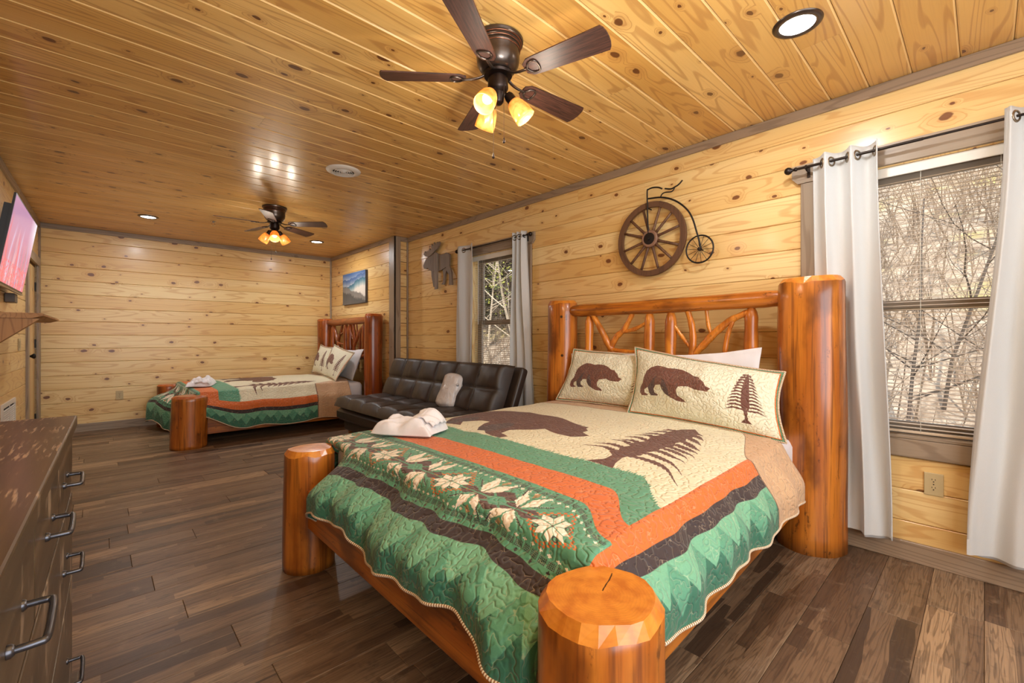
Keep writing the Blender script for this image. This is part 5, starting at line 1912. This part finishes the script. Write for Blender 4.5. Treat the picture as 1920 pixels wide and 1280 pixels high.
# round supply diffuser
ventw = plain('white_vent_paint', srgb(226, 218, 206), 0.45, nscale=20, namp=0.02)
vdark = plain('vent_dark_inside', srgb(36, 30, 26), 0.9)
v = thing('ceiling_diffuser', 'white round air diffuser on the wooden ceiling between the two fans', 'air vent', (1.502, 3.686, H))
m = MB()
m.lathe([(0.084, H - 0.004), (0.088, H - 0.018), (0.100, H - 0.020), (0.134, H - 0.007), (0.139, H)], (1.502, 3.686, 0), seg=48)
m.build('flange', ventw, v, smooth=True)
m = MB()
m.lathe([(0.0, H - 0.002), (0.085, H - 0.002)], (1.502, 3.686, 0), seg=32)
m.build('duct_opening', vdark, v)
for r in (0.070, 0.053, 0.036, 0.018):
    m = MB()
    m.lathe([(r - 0.002, H - 0.008), (r + 0.0015, H - 0.020), (r + 0.0035, H - 0.019), (r, H - 0.007)], (1.502, 3.686, 0), seg=36)
    m.build('louver_ring', ventw, v, smooth=True)
m = MB()
for a in (0.3, 0.3 + PI / 2):
    m.obox((1.502, 3.686, H - 0.013), (math.cos(a), math.sin(a), 0), (-math.sin(a), math.cos(a), 0), (0, 0, 1), 0.086, 0.002, 0.004)
m.lathe([(0.0, H - 0.022), (0.014, H - 0.020), (0.014, H - 0.010)], (1.502, 3.686, 0), seg=20)
m.build('cross_brace', ventw, v)

chrome = plain('chrome_sprinkler', srgb(200, 196, 188), 0.2, metallic=0.9)
s = thing('fire_sprinkler', 'small chrome fire sprinkler head on the far ceiling left of the far fan', 'sprinkler', (1.005, 6.353, H))
m = MB()
m.lathe([(0.0, H), (0.030, H), (0.026, H - 0.008), (0.010, H - 0.010), (0.010, H - 0.020), (0.0, H - 0.020)], (1.005, 6.353, 0), seg=20)
m.tube([(0.991, 6.353, H - 0.018), (0.988, 6.353, H - 0.035), (1.005, 6.353, H - 0.050), (1.022, 6.353, H - 0.035), (1.019, 6.353, H - 0.018)], 0.0025, 6)
m.build('sprinkler_frame', chrome, s, smooth=True, auto=0.8)
m = MB()
m.lathe([(0.0, H - 0.052), (0.024, H - 0.052), (0.026, H - 0.054), (0.0, H - 0.055)], (1.005, 6.353, 0), seg=16)
m.build('deflector', chrome, s)
# ------------------------------------------------------------------ wall decorations
old_wood = pine('weathered_brown_wood', 'z', srgb(112, 78, 52), srgb(96, 64, 42), srgb(88, 56, 36), srgb(58, 36, 24), srgb(50, 30, 20), rough=0.6, kdens=0.1)
iron = plain('black_wrought_iron', srgb(40, 34, 32), 0.45, metallic=0.5)
pf = thing('penny_farthing_decor', 'old wooden wagon wheel and black iron penny farthing hung on the plank wall', 'wall decor', (XW, 1.7, 1.96))
wc = Vector((XW - 0.040, 1.775, 1.962))
R = 0.288
m = MB()
m.lathe([(R - 0.043, -0.014), (R - 0.002, -0.014), (R, -0.010), (R, 0.010), (R - 0.002, 0.014), (R - 0.043, 0.014), (R - 0.043, -0.014)], wc, (1, 0, 0), 60)
m.build('wheel_rim', old_wood, pf, smooth=True, auto=0.6)
for k in range(12):
    a = math.radians(15 + 30 * k + (4 if k % 3 == 0 else 0))
    d = Vector((0, math.cos(a), math.sin(a)))
    n = Vector((0, -math.sin(a), math.cos(a)))
    m = MB()
    pts = [wc + d * 0.055, wc + d * 0.09, wc + d * 0.18, wc + d * (R - 0.038)]
    m.tube(pts, [0.013, 0.011, 0.0105, 0.0095], 8)
    m.build('spoke', old_wood, pf, smooth=True)
m = MB()
m.lathe([(0.0, 0.018), (0.062, 0.018), (0.066, 0.012), (0.066, -0.020), (0.060, -0.026), (0.046, -0.026)], wc, (1, 0, 0), 32)
m.build('wheel_hub', plain('pale_worn_hub', srgb(146, 108, 84), 0.6, nscale=30, namp=0.2), pf, smooth=True, auto=0.6)
m = MB()
m.lathe([(0.0, -0.040), (0.012, -0.038), (0.014, -0.030), (0.044, -0.028), (0.046, -0.022), (0.046, -0.015)], wc, (1, 0, 0), 28)
m.build('hub_cap', iron, pf, smooth=True, auto=0.6)
XI = XW - 0.062
def irontube(pts, r, name):
    m = MB()
    m.tube(catmull([(XI, y, z) for y, z in pts], 5), r, 8)
    return m.build(name, iron, pf, smooth=True)
irontube([(1.778, 1.962), (1.787, 2.08), (1.790, 2.20), (1.792, 2.33), (1.780, 2.345), (1.745, 2.349), (1.700, 2.340), (1.668, 2.322)], 0.0058, 'fork_and_handlebar')
irontube([(1.645, 2.317), (1.598, 2.303), (1.566, 2.31), (1.535, 2.322), (1.508, 2.345)], 0.0055, 'saddle_bar')
irontube([(1.568, 2.304), (1.590, 2.282), (1.640, 2.288), (1.667, 2.282), (1.68, 2.262)], 0.0045, 'saddle_spring')
irontube([(1.784, 2.273), (1.683, 2.26), (1.598, 2.228), (1.525, 2.177), (1.465, 2.111), (1.43, 2.041), (1.406, 1.96), (1.387, 1.89), (1.372, 1.824)], 0.0065, 'backbone')
sw = Vector((XI + 0.006, 1.385, 1.824))
m = MB()
ring = [sw + Vector((0, math.cos(t), math.sin(t))) * 0.097 for t in [2 * PI * i / 40 for i in range(41)]]
m.tube(ring, 0.0058, 8, caps=False)
m.build('small_wheel_rim', iron, pf, smooth=True)
for k in range(14):
    a = 2 * PI * k / 14 + 0.1
    m = MB()
    m.tube([sw + Vector((0, math.cos(a), math.sin(a))) * 0.012, sw + Vector((0, math.cos(a), math.sin(a))) * 0.095], 0.0018, 5)
    m.build('small_spoke', iron, pf)
m = MB()
m.lathe([(0.0, -0.014), (0.012, -0.012), (0.013, 0.012), (0.0, 0.014)], sw, (1, 0, 0), 14)
m.build('small_hub', iron, pf, smooth=True, auto=0.6)
m = MB()
for z in (2.20, 1.99):
    m.tube([(XI, 1.79, z), (XW - 0.001, 1.79, z)], 0.004, 6)
m.tube([(XI + 0.006, 1.385, 1.824), (XW - 0.001, 1.385, 1.824)], 0.005, 6)
m.build('wall_pin', iron, pf)

grey_wood = pine('weathered_grey_wood', 'z', srgb(140, 124, 108), srgb(122, 106, 92), srgb(112, 92, 76), srgb(82, 68, 58), srgb(64, 50, 42), rough=0.6, kdens=0.15)
moose = thing('wooden_moose', 'grey weathered board moose silhouette hung near the wall corner', 'wall decor', (XW, 4.8, 2.05))
MO = {
 'antler': ([(4.684, 2.406), (4.667, 2.391), (4.695, 2.361), (4.74, 2.323), (4.797, 2.303), (4.855, 2.279), (4.902, 2.26), (4.962, 2.251), (5.022, 2.269), (5.053, 2.293), (5.047, 2.312), (5.028, 2.336), (5.005, 2.312), (4.98, 2.332), (4.955, 2.318), (4.914, 2.359), (4.895, 2.325), (4.867, 2.345), (4.879, 2.373), (4.867, 2.406), (4.838, 2.372), (4.809, 2.42), (4.780, 2.383), (4.74, 2.412), (4.717, 2.399)], 0.048, 0.030),
 'head_and_neck': ([(4.91, 2.274), (4.816, 2.293), (4.80, 2.29), (4.80, 2.052), (4.863, 2.049), (4.946, 2.084), (4.982, 2.114), (5.018, 2.102), (5.067, 2.111), (5.085, 2.153), (5.061, 2.189), (5.018, 2.23), (4.97, 2.256)], 0.036, 0.018),
 'rear_front_leg': ([(4.918, 2.112), (4.836, 2.102), (4.824, 2.031), (4.836, 1.942), (4.813, 1.876), (4.824, 1.848), (4.865, 1.855), (4.883, 1.914), (4.912, 2.001)], 0.020, 0.004),
 'body_board': ([(4.733, 2.264), (4.703, 2.246), (4.652, 2.240), (4.652, 2.052), (4.733, 2.040)], 0.034, 0.016),
 'body_board ': ([(4.648, 2.240), (4.603, 2.244), (4.559, 2.250), (4.548, 2.246), (4.548, 2.078), (4.648, 2.050)], 0.038, 0.020),
 'front_leg': ([(4.79, 2.282), (4.76, 2.283), (4.734, 2.266), (4.729, 2.057), (4.729, 1.817), (4.791, 1.816), (4.78, 1.872), (4.797, 2.046)], 0.054, 0.034),
 'hind_leg': ([(4.643, 2.086), (4.534, 2.085), (4.588, 1.98), (4.594, 1.894), (4.61, 1.861), (4.671, 1.869), (4.643, 1.892), (4.621, 1.965), (4.638, 2.035)], 0.030, 0.012),
 'near_hind_leg': ([(4.545, 2.250), (4.50, 2.240), (4.467, 2.216), (4.472, 2.077), (4.425, 1.998), (4.409, 1.839), (4.477, 1.845), (4.477, 1.967), (4.541, 2.042)], 0.050, 0.030),
}
for nm, (pts, d1, d0) in MO.items():
    m = MB()
    m.prism(pts, lambda u, v, d: (XW - d, u, v), d0, d1)
    m.build(nm.strip(), grey_wood, moose)
m = MB()
m.box(XW - 0.016, 4.62, 2.16, XW - 0.0005, 4.84, 2.20)
m.build('mounting_batten', grey_wood, moose)

# canvas with misty ridges
def misty_picture():
    h, w = 300, 520
    U, V = np.meshgrid(np.linspace(0, 1, w), np.linspace(0, 1, h))     # U 0 = far end, V up
    img = np.zeros((h, w, 3), dtype=np.float32)
    img[:] = (214, 202, 186)
    sky = np.array((60, 92, 140), dtype=np.float32)
    cl = np.array((218, 208, 196), dtype=np.float32)
    f = np.clip((V - 0.62) / 0.38 + 0.06 * np.sin(U * 9 + V * 5), 0, 1)[..., None]
    img = cl * (1 - f) + sky * f
    def ridge(base, amp, frs, seed, col, fog):
        nonlocal img
        r = np.random.RandomState(seed)
        y = np.full(w, base, dtype=np.float32)
        u = np.linspace(0, 1, w)
        for i, fr in enumerate(frs):
            y += amp / (i + 1) * np.sin(u * fr * 6.28 + r.rand() * 6)
        y = y + slope * u
        msk = V < y[None, :]
        d = np.clip((y[None, :] - V) / fog, 0, 1)[..., None]
        c = np.array(col, dtype=np.float32) * (1 - d) + np.array((212, 202, 188), dtype=np.float32) * d
        img = np.where(msk[..., None], c, img)
    slope = 0.10
    ridge(0.80, 0.03, (1, 3, 7), 2, (52, 84, 132), 0.30)
    slope = 0.30
    ridge(0.52, 0.03, (1.5, 4, 9), 5, (40, 92, 112), 0.26)
    slope = -0.42
    r = np.random.RandomState(8)
    for base, col, fog, tree in ((0.60, (118, 112, 104), 0.5, 0.05), (0.42, (82, 80, 76), 1.2, 0.07)):
        u = np.linspace(0, 1, w)
        y = base + slope * u + 0.03 * np.sin(u * 12 + base * 9)
        spikes = np.zeros(w)
        for k in range(70):
            c, hh, ww = r.rand(), tree * (0.4 + r.rand()), 0.010 + 0.008 * r.rand()
            spikes = np.maximum(spikes, hh * np.clip(1 - np.abs(u - c) / ww, 0, 1))
        y = y + spikes
        msk = V < y[None, :]
        d = np.clip((y[None, :] - V) / fog, 0, 0.5)[..., None]
        c = np.array(col, dtype=np.float32) * (1 - d) + np.array((160, 152, 144), dtype=np.float32) * d
        img = np.where(msk[..., None], c, img)
    return img.clip(0, 255)
def image_mat(name, im, rough, emit=0.0):
    m, nt, out = mat_new(name)
    tc = nd(nt, 'ShaderNodeTexCoord')
    t = nd(nt, 'ShaderNodeTexImage', {'Vector': tc.outputs['UV']}, image=im, extension='EXTEND')
    p = principled(nt, out, t.outputs[0], rough)
    if emit:
        nt.links.new(t.outputs[0], p.inputs['Emission Color'])
        p.inputs['Emission Strength'].default_value = emit
    return m
pic = thing('canvas_picture', 'canvas print of misty blue ridges and pines above the alcove bed head', 'picture', (XW2, 6.8, 1.98))
m = MB()
py0, py1, pz0, pz1 = 6.40, 7.25, 1.735, 2.235
m.box(XW2 - 0.036, py0, pz0, XW2 - 0.001, py1, pz1, bev=0.003)
m.build('canvas_body', plain('canvas_edge', srgb(86, 84, 84), 0.8), pic)
m = MB()
m.add([(XW2 - 0.037, py1 - 0.002, pz0 + 0.002), (XW2 - 0.037, py0 + 0.002, pz0 + 0.002), (XW2 - 0.037, py0 + 0.002, pz1 - 0.002), (XW2 - 0.037, py1 - 0.002, pz1 - 0.002)], [(0, 1, 2, 3)])
m.build('printed_face', image_mat('misty_print', mk_image('misty_print', misty_picture()), 0.6), pic, uvfn=[(0, 0), (1, 0), (1, 1), (0, 1)])

# outlets, switch, return grille
ivory = plain('ivory_plastic', srgb(192, 170, 126), 0.4, nscale=30, namp=0.02)
slotm = plain('dark_slot', srgb(40, 30, 24), 0.7)
def outlet(label, fn, nrm, loc):
    """fn(u, v, d): u across, v up, d out of the wall, from the plate centre"""
    o = thing('wall_outlet', label, 'outlet', loc, 'ivory duplex outlets')
    def rbox(u0, u1, v0, v1, d0, d1, b):
        m = MB()
        r0 = [(u0, v0), (u1, v0), (u1, v1), (u0, v1)]
        vs = [fn(u, v, d0) for u, v in r0] + [fn(u, v, d1 - b) for u, v in r0] + [fn(u + (b if u == u0 else -b), v + (b if v == v0 else -b), d1) for u, v in r0]
        fs = [(0, 1, 5, 4), (1, 2, 6, 5), (2, 3, 7, 6), (3, 0, 4, 7), (4, 5, 9, 8), (5, 6, 10, 9), (6, 7, 11, 10), (7, 4, 8, 11), (8, 9, 10, 11), (3, 2, 1, 0)]
        m.add(vs, fs)
        return m
    pl = rbox(-0.037, 0.037, -0.058, 0.058, 0, 0.007, 0.002).build('cover_plate', ivory, o)
    for s in (-1, 1):
        m = MB()
        pts = [(0.0165 * math.cos(t), s * 0.0205 + 0.0135 * max(-0.86, min(0.86, math.sin(t)))) for t in [2 * PI * k / 24 for k in range(24)]]
        m.prism(pts, fn, 0.006, 0.0085)
        f = m.build('receptacle', ivory, o)
        m = MB()
        for u in (-0.0063, 0.0063):
            m.prism([(u - 0.0011, s * 0.0205 + 0.001), (u + 0.0011, s * 0.0205 + 0.001), (u + 0.0011, s * 0.0205 + 0.009), (u - 0.0011, s * 0.0205 + 0.009)], fn, 0.0084, 0.0088)
        m.prism([(0.003 * math.cos(t), s * 0.0205 - 0.0065 + 0.003 * math.sin(t)) for t in [2 * PI * k / 10 for k in range(10)]], fn, 0.0084, 0.0088)
        m.build('slots', slotm, f)
    m = MB()
    m.prism([(0.003 * math.cos(t), 0.003 * math.sin(t)) for t in [2 * PI * k / 10 for k in range(10)]], fn, 0.006, 0.0082)
    m.build('screw', slotm, o)
    return o
outlet('ivory outlet on the plank wall below the wide window', lambda u, v, d: (XW - d, 0.182 - u, 0.430 + v), None, (XW, 0.182, 0.43))
outlet('ivory outlet on the back wall left of the alcove bed', lambda u, v, d: (0.197 + u, YB - d, 0.437 + v), None, (0.197, YB, 0.437))

sw_ = thing('light_switch', 'ivory double switch plate on the left wall below the wooden shelf', 'switch', (left_x(6.3), 6.3, 1.13))
sfn = lambda u, v, d: (left_x(6.3 + u) + d, 6.3 + u, 1.13 + v)
m = MB()
m.prism([(-0.058, -0.058), (0.058, -0.058), (0.058, 0.058), (-0.058, 0.058)], sfn, 0, 0.006)
m.build('cover_plate', ivory, sw_)
for u in (-0.023, 0.023):
    m = MB()
    m.prism([(u - 0.0165, -0.033), (u + 0.0165, -0.033), (u + 0.0165, 0.033), (u - 0.0165, 0.033)], sfn, 0.006, 0.010)
    m.build('rocker', ivory, sw_)

gr = thing('return_grille', 'white louvered return air grille low on the left wall behind the dresser', 'air grille', (left_x(5.7), 5.7, 0.38))
gfn = lambda u, v, d: (left_x(u) + d, u, v)
gy0, gy1, gz0, gz1 = 5.36, 6.02, 0.14, 0.655
m = MB()
for (a, b, c_, d_) in ((gy0, gy1, gz1 - 0.035, gz1), (gy0, gy1, gz0, gz0 + 0.035), (gy0, gy0 + 0.035, gz0 + 0.035, gz1 - 0.035), (gy1 - 0.035, gy1, gz0 + 0.035, gz1 - 0.035)):
    m.prism([(a, c_), (b, c_), (b, d_), (a, d_)], gfn, 0.0, 0.012)
m.build('grille_frame', ventw, gr)
m = MB()
m.prism([(gy0 + 0.03, gz0 + 0.03), (gy1 - 0.03, gz0 + 0.03), (gy1 - 0.03, gz1 - 0.03), (gy0 + 0.03, gz1 - 0.03)], gfn, 0.0005, 0.0015)
m.build('duct_shadow', vdark, gr)
z = gz0 + 0.045
while z < gz1 - 0.045:
    m = MB()
    a, b = gy0 + 0.036, gy1 - 0.036
    m.add([(left_x(y) + d, y, zz) for y in (a, b) for d, zz in ((0.002, z), (0.011, z - 0.004), (0.011, z + 0.001), (0.002, z + 0.005))],
          [(0, 1, 5, 4), (1, 2, 6, 5), (2, 3, 7, 6), (3, 0, 4, 7), (3, 2, 1, 0), (4, 5, 6, 7)])
    m.build('louver', ventw, gr)
    z += 0.0185
for k in (2,):
    y = gy0 + (gy1 - gy0) * k / 4
    m = MB()
    m.prism([(y - 0.003, gz0 + 0.03), (y + 0.003, gz0 + 0.03), (y + 0.003, gz1 - 0.03), (y - 0.003, gz1 - 0.03)], gfn, 0.009, 0.0125)
    m.build('grille_bar', ventw, gr)

# ------------------------------------------------------------------ television on its arm
def tv_picture():
    h, w = 200, 360
    U, V = np.meshgrid(np.linspace(0, 1, w), np.linspace(0, 1, h))      # U 0 = near end
    base = np.zeros((h, w, 3), dtype=np.float32)
    top, low = np.array((182, 140, 176), dtype=np.float32), np.array((196, 104, 128), dtype=np.float32)
    f = np.clip(V * 1.25, 0, 1)[..., None]
    base = low * (1 - f) + top * f
    r = np.random.RandomState(5)
    for k in range(26):
        c, ww, hh = r.rand() * 0.9, 0.008 + 0.02 * r.rand(), 0.25 + 0.6 * r.rand()
        col = np.array([(196, 190, 226), (236, 84, 96), (150, 126, 132), (226, 200, 206), (132, 124, 170)][k % 5], dtype=np.float32)
        g = np.exp(-((U - c - 0.05 * np.sin(V * 4 + k)) / ww) ** 2) * np.clip((hh - V) / 0.2, 0, 1) * (0.35 + 0.4 * r.rand())
        base = base * (1 - g[..., None]) + col * g[..., None]
    g = (np.clip((U - 0.72) / 0.28, 0, 1) * np.clip((V - 0.45) / 0.4, 0, 1))[..., None]
    base = base * (1 - g) + np.array((226, 232, 246), dtype=np.float32) * g
    n = r.rand(h // 5, w // 5)
    n = np.kron(n, np.ones((5, 5)))[:h, :w]
    m_ = (n > 0.62) & (V < 0.28)
    base[m_] = base[m_] * 0.45 + np.array((244, 70, 90), dtype=np.float32) * 0.55
    return base.clip(0, 255)
tvb = plain('black_tv_plastic', srgb(26, 24, 24), 0.35)
tv = thing('television', 'flat television tilted down on the left wall showing a pink picture', 'tv', (-0.5, 5.16, 1.88))
ty0, ty1 = 4.56, 5.74
pT, pB = Vector((-0.408, 0, 2.195)), Vector((-0.502, 0, 1.572))
uz = (pT - pB).normalized()
un = Vector((uz.z, 0, -uz.x)).normalized()            # out of the screen, into the room
hh = (pT - pB).length / 2
cc = (pT + pB) / 2 + Vector((0, (ty0 + ty1) / 2, 0))
ey = Vector((0.014, 1, 0)).normalized()
un = uz.cross(ey).normalized()
if un.x < 0:
    un = -un
LW = (ty1 - ty0) / 2
m = MB()
m.obox(cc - un * 0.006, ey, uz, un, LW, hh, 0.006)
m.obox(cc - un * 0.030 - uz * 0.03, ey, uz, un, LW * 0.93, hh * 0.86, 0.022)
m.build('tv_body', tvb, tv)
m = MB()
e1, e2 = LW - 0.010, hh - 0.010
o_ = cc + un * 0.0008
m.add([o_ - ey * e1 - uz * (e2 - 0.008), o_ + ey * e1 - uz * (e2 - 0.008), o_ + ey * e1 + uz * e2, o_ - ey * e1 + uz * e2], [(0, 1, 2, 3)])
m.build('screen', image_mat('tv_screen', mk_image('tv_show', tv_picture()), 0.15, emit=0.5), tv, uvfn=[(0, 0), (1, 0), (1, 1), (0, 1)])
m = MB()
m.obox(cc - uz * (hh + 0.004) - un * 0.002, ey, uz, un, LW, 0.006, 0.008)
m.build('bottom_bezel', plain('grey_bezel', srgb(150, 142, 136), 0.3, metallic=0.5), tv)
m = MB()
wx = left_x(5.15) 
m.obox(cc - un * 0.062, ey, uz, un, 0.22, 0.16, 0.010)
m.tube([cc - un * 0.07, Vector((wx + 0.012, 5.15, 1.86))], 0.022, 8)
m.box(wx + 0.0005, 5.02, 1.70, wx + 0.016, 5.28, 2.02)
m.build('wall_mount', black, tv)
m = MB()
m.box(left_x(5.6) + 0.001, 5.50, 1.49, left_x(5.6) + 0.06, 5.66, 1.565, bev=0.004)
m.build('cable_box', plain('grey_box', srgb(96, 90, 84), 0.5), tv)

# rough timber shelf below the television
shelf_w = pine('rough_timber', 'y', srgb(206, 164, 112), srgb(190, 140, 88), srgb(176, 122, 72), srgb(134, 84, 46), srgb(84, 44, 20), rough=0.55, kdens=0.4)
shelf_x = pine('rough_timber_end', 'z', srgb(206, 164, 112), srgb(190, 140, 88), srgb(176, 122, 72), srgb(134, 84, 46), srgb(84, 44, 20), rough=0.55, kdens=0.4)
sh = thing('timber_shelf', 'rough timber shelf on a diagonal brace below the television', 'shelf', (-0.45, 5.2, 1.33))
m = MB()
sy0, sy1 = 4.6, 5.86
prof = [(0, 1.332), (0.235, 1.332), (0.295, 1.352), (0.295, 1.366), (0.285, 1.370), (0, 1.370)]
n = len(prof)
vs = [(left_x(y) + d, y, z) for y in (sy0, sy1) for d, z in prof]
m.add(vs, [tuple(range(n)), tuple(range(2 * n - 1, n - 1, -1))] + [(k, n + k, n + (k + 1) % n, (k + 1) % n) for k in range(n)])
m.build('shelf_board', shelf_w, sh)
for y in (4.615,):
    m = MB()
    pr = [(0.275, 1.331), (0.09, 1.331), (0.0, 1.250), (0.0, 1.105), (0.02, 1.105)]
    n = len(pr)
    vs = [(left_x(yy) + d, yy, z) for yy in (y, y + 0.09) for d, z in pr]
    m.add(vs, [tuple(range(n - 1, -1, -1)), tuple(range(n, 2 * n))] + [(k, (k + 1) % n, n + (k + 1) % n, n + k) for k in range(n)])
    m.build('diagonal_brace', shelf_x, sh)

# ------------------------------------------------------------------ dresser
def distressed(name, axis, face):
    m, nt, out = mat_new(name)
    g, sh_, rnd = grain_coord(nt, axis, 1.2, 22)
    n1 = nd(nt, 'ShaderNodeTexNoise', {'Vector': g, 'Scale': 1.0, 'Detail': 4, 'Roughness': 0.6})
    c = mixc(nt, ss(nt, n1.outputs[0], 0.3, 0.7), srgb(66, 52, 36), srgb(92, 74, 52))
    # light scrapes where the paint is sawn through
    tc = nd(nt, 'ShaderNodeTexCoord')
    sc = nd(nt, 'ShaderNodeVectorMath', {0: tc.outputs['Object'], 1: ((10, 95, 10) if axis == 'x' else (150, 13, 12))}, operation='MULTIPLY')
    n2 = nd(nt, 'ShaderNodeTexNoise', {'Vector': sc.outputs[0], 'Scale': 1.0, 'Detail': 2})
    sc3 = nd(nt, 'ShaderNodeVectorMath', {0: tc.outputs['Object'], 1: (5, 7, 5)}, operation='MULTIPLY')
    n3 = nd(nt, 'ShaderNodeTexNoise', {'Vector': sc3.outputs[0], 'Scale': 1.0, 'Detail': 3})
    k = mth(nt, 'MULTIPLY', ss(nt, n2.outputs[0], 0.54, 0.70), ss(nt, n3.outputs[0], 0.42, 0.60))
    c = mixc(nt, mth(nt, 'MULTIPLY', k, 0.6), c, srgb(196, 170, 142))
    if face:
        c = mixc(nt, mth(nt, 'MULTIPLY', ss(nt, n1.outputs[0], 0.55, 0.75), 0.5), c, srgb(134, 112, 90))
    h = mth(nt, 'ADD', n1.outputs[0], mth(nt, 'MULTIPLY', k, 0.6))
    principled(nt, out, c, 0.42, h, 0.3, 0.002, coat=0.15)
    return m
D_TOP, D_FACE, D_SIDE = distressed('distressed_brown_top', 'y', False), distressed('distressed_brown_front', 'y', True), distressed('distressed_brown_side', 'z', True)
pull_m = plain('gunmetal_pull', srgb(92, 92, 98), 0.3, metallic=0.85)
DX = -0.0625                                           # body front at the far end; recedes 1 degree
fx = lambda y: DX - 0.0176 * (1.99 - y)
dres = thing('dresser', 'distressed dark brown dresser with gunmetal pulls along the left wall', 'dresser', (-0.32, 1.27, 0))
dy0, dy1 = 0.56, 1.99
def dprism(y0, y1, z0, z1, d0, d1, b=0.0):
    """box from depth d0 behind the front line to d1 in front of it"""
    m = MB()
    pts = []
    for z in (z0, z1):
        pts += [(fx(y0) + d0, y0, z), (fx(y1) + d0, y1, z), (fx(y1) + d1, y1, z), (fx(y0) + d1, y0, z)]
    m.add(pts, [(0, 1, 2, 3), (7, 6, 5, 4), (0, 4, 5, 1), (1, 5, 6, 2), (2, 6, 7, 3), (3, 7, 4, 0)])
    return m
def dbuild(m, name, mat, parent, bev=0.0025):
    o = m.build(name, mat, parent)
    b = o.modifiers.new('bevel', 'BEVEL')
    b.width, b.segments = bev, 2
    return o
dbuild(dprism(dy0, dy1, 0.10, 0.904, -0.44, -0.018), 'carcass', D_SIDE, dres)
dbuild(dprism(dy0 - 0.02, dy1 + 0.024, 0.904, 0.94, -0.46, 0.010), 'top_board', D_TOP, dres, 0.004)
dbuild(dprism(dy0 - 0.004, dy1 + 0.012, 0.0, 0.115, -0.44, 0.014), 'plinth', D_SIDE, dres)
def pull(parent, yc, zc, L=0.128):
    m = MB()
    x = fx(yc)
    a, b = yc - L / 2, yc + L / 2
    P = [(x - 0.001, a, zc), (x + 0.026, a + 0.001, zc), (x + 0.033, a + 0.008, zc), (x + 0.034, yc, zc), (x + 0.033, b - 0.008, zc), (x + 0.026, b - 0.001, zc), (x - 0.001, b, zc)]
    m.tube(catmull(P, 4), 0.0048, 10)
    for y in (a, b):
        m.lathe([(0.0085, -0.001), (0.0085, 0.003), (0.006, 0.006)], (x, y, zc), (1, 0, 0), 12)
    m.build('pull_handle', pull_m, parent, smooth=True)
def drawer(y0, y1, z0, z1, pulls):
    o = dbuild(dprism(y0 + 0.003, y1 - 0.003, z0 + 0.003, z1 - 0.003, -0.02, 0.0), 'drawer', D_FACE, dres)
    for p in pulls:
        pull(o, p, (z0 + z1) / 2)
ya, yb, yc_, yd = dy0 + 0.02, 1.075, 1.50, dy1 - 0.01
drawer(yc_, yd, 0.715, 0.895, [1.70])
drawer(yb, yc_, 0.715, 0.895, [1.30])
drawer(ya, yb, 0.715, 0.895, [0.88])
mid = 1.275
drawer(ya, yd, 0.455, 0.705, [1.69, 0.88])
drawer(ya, yd, 0.125, 0.445, [1.69, 0.88])
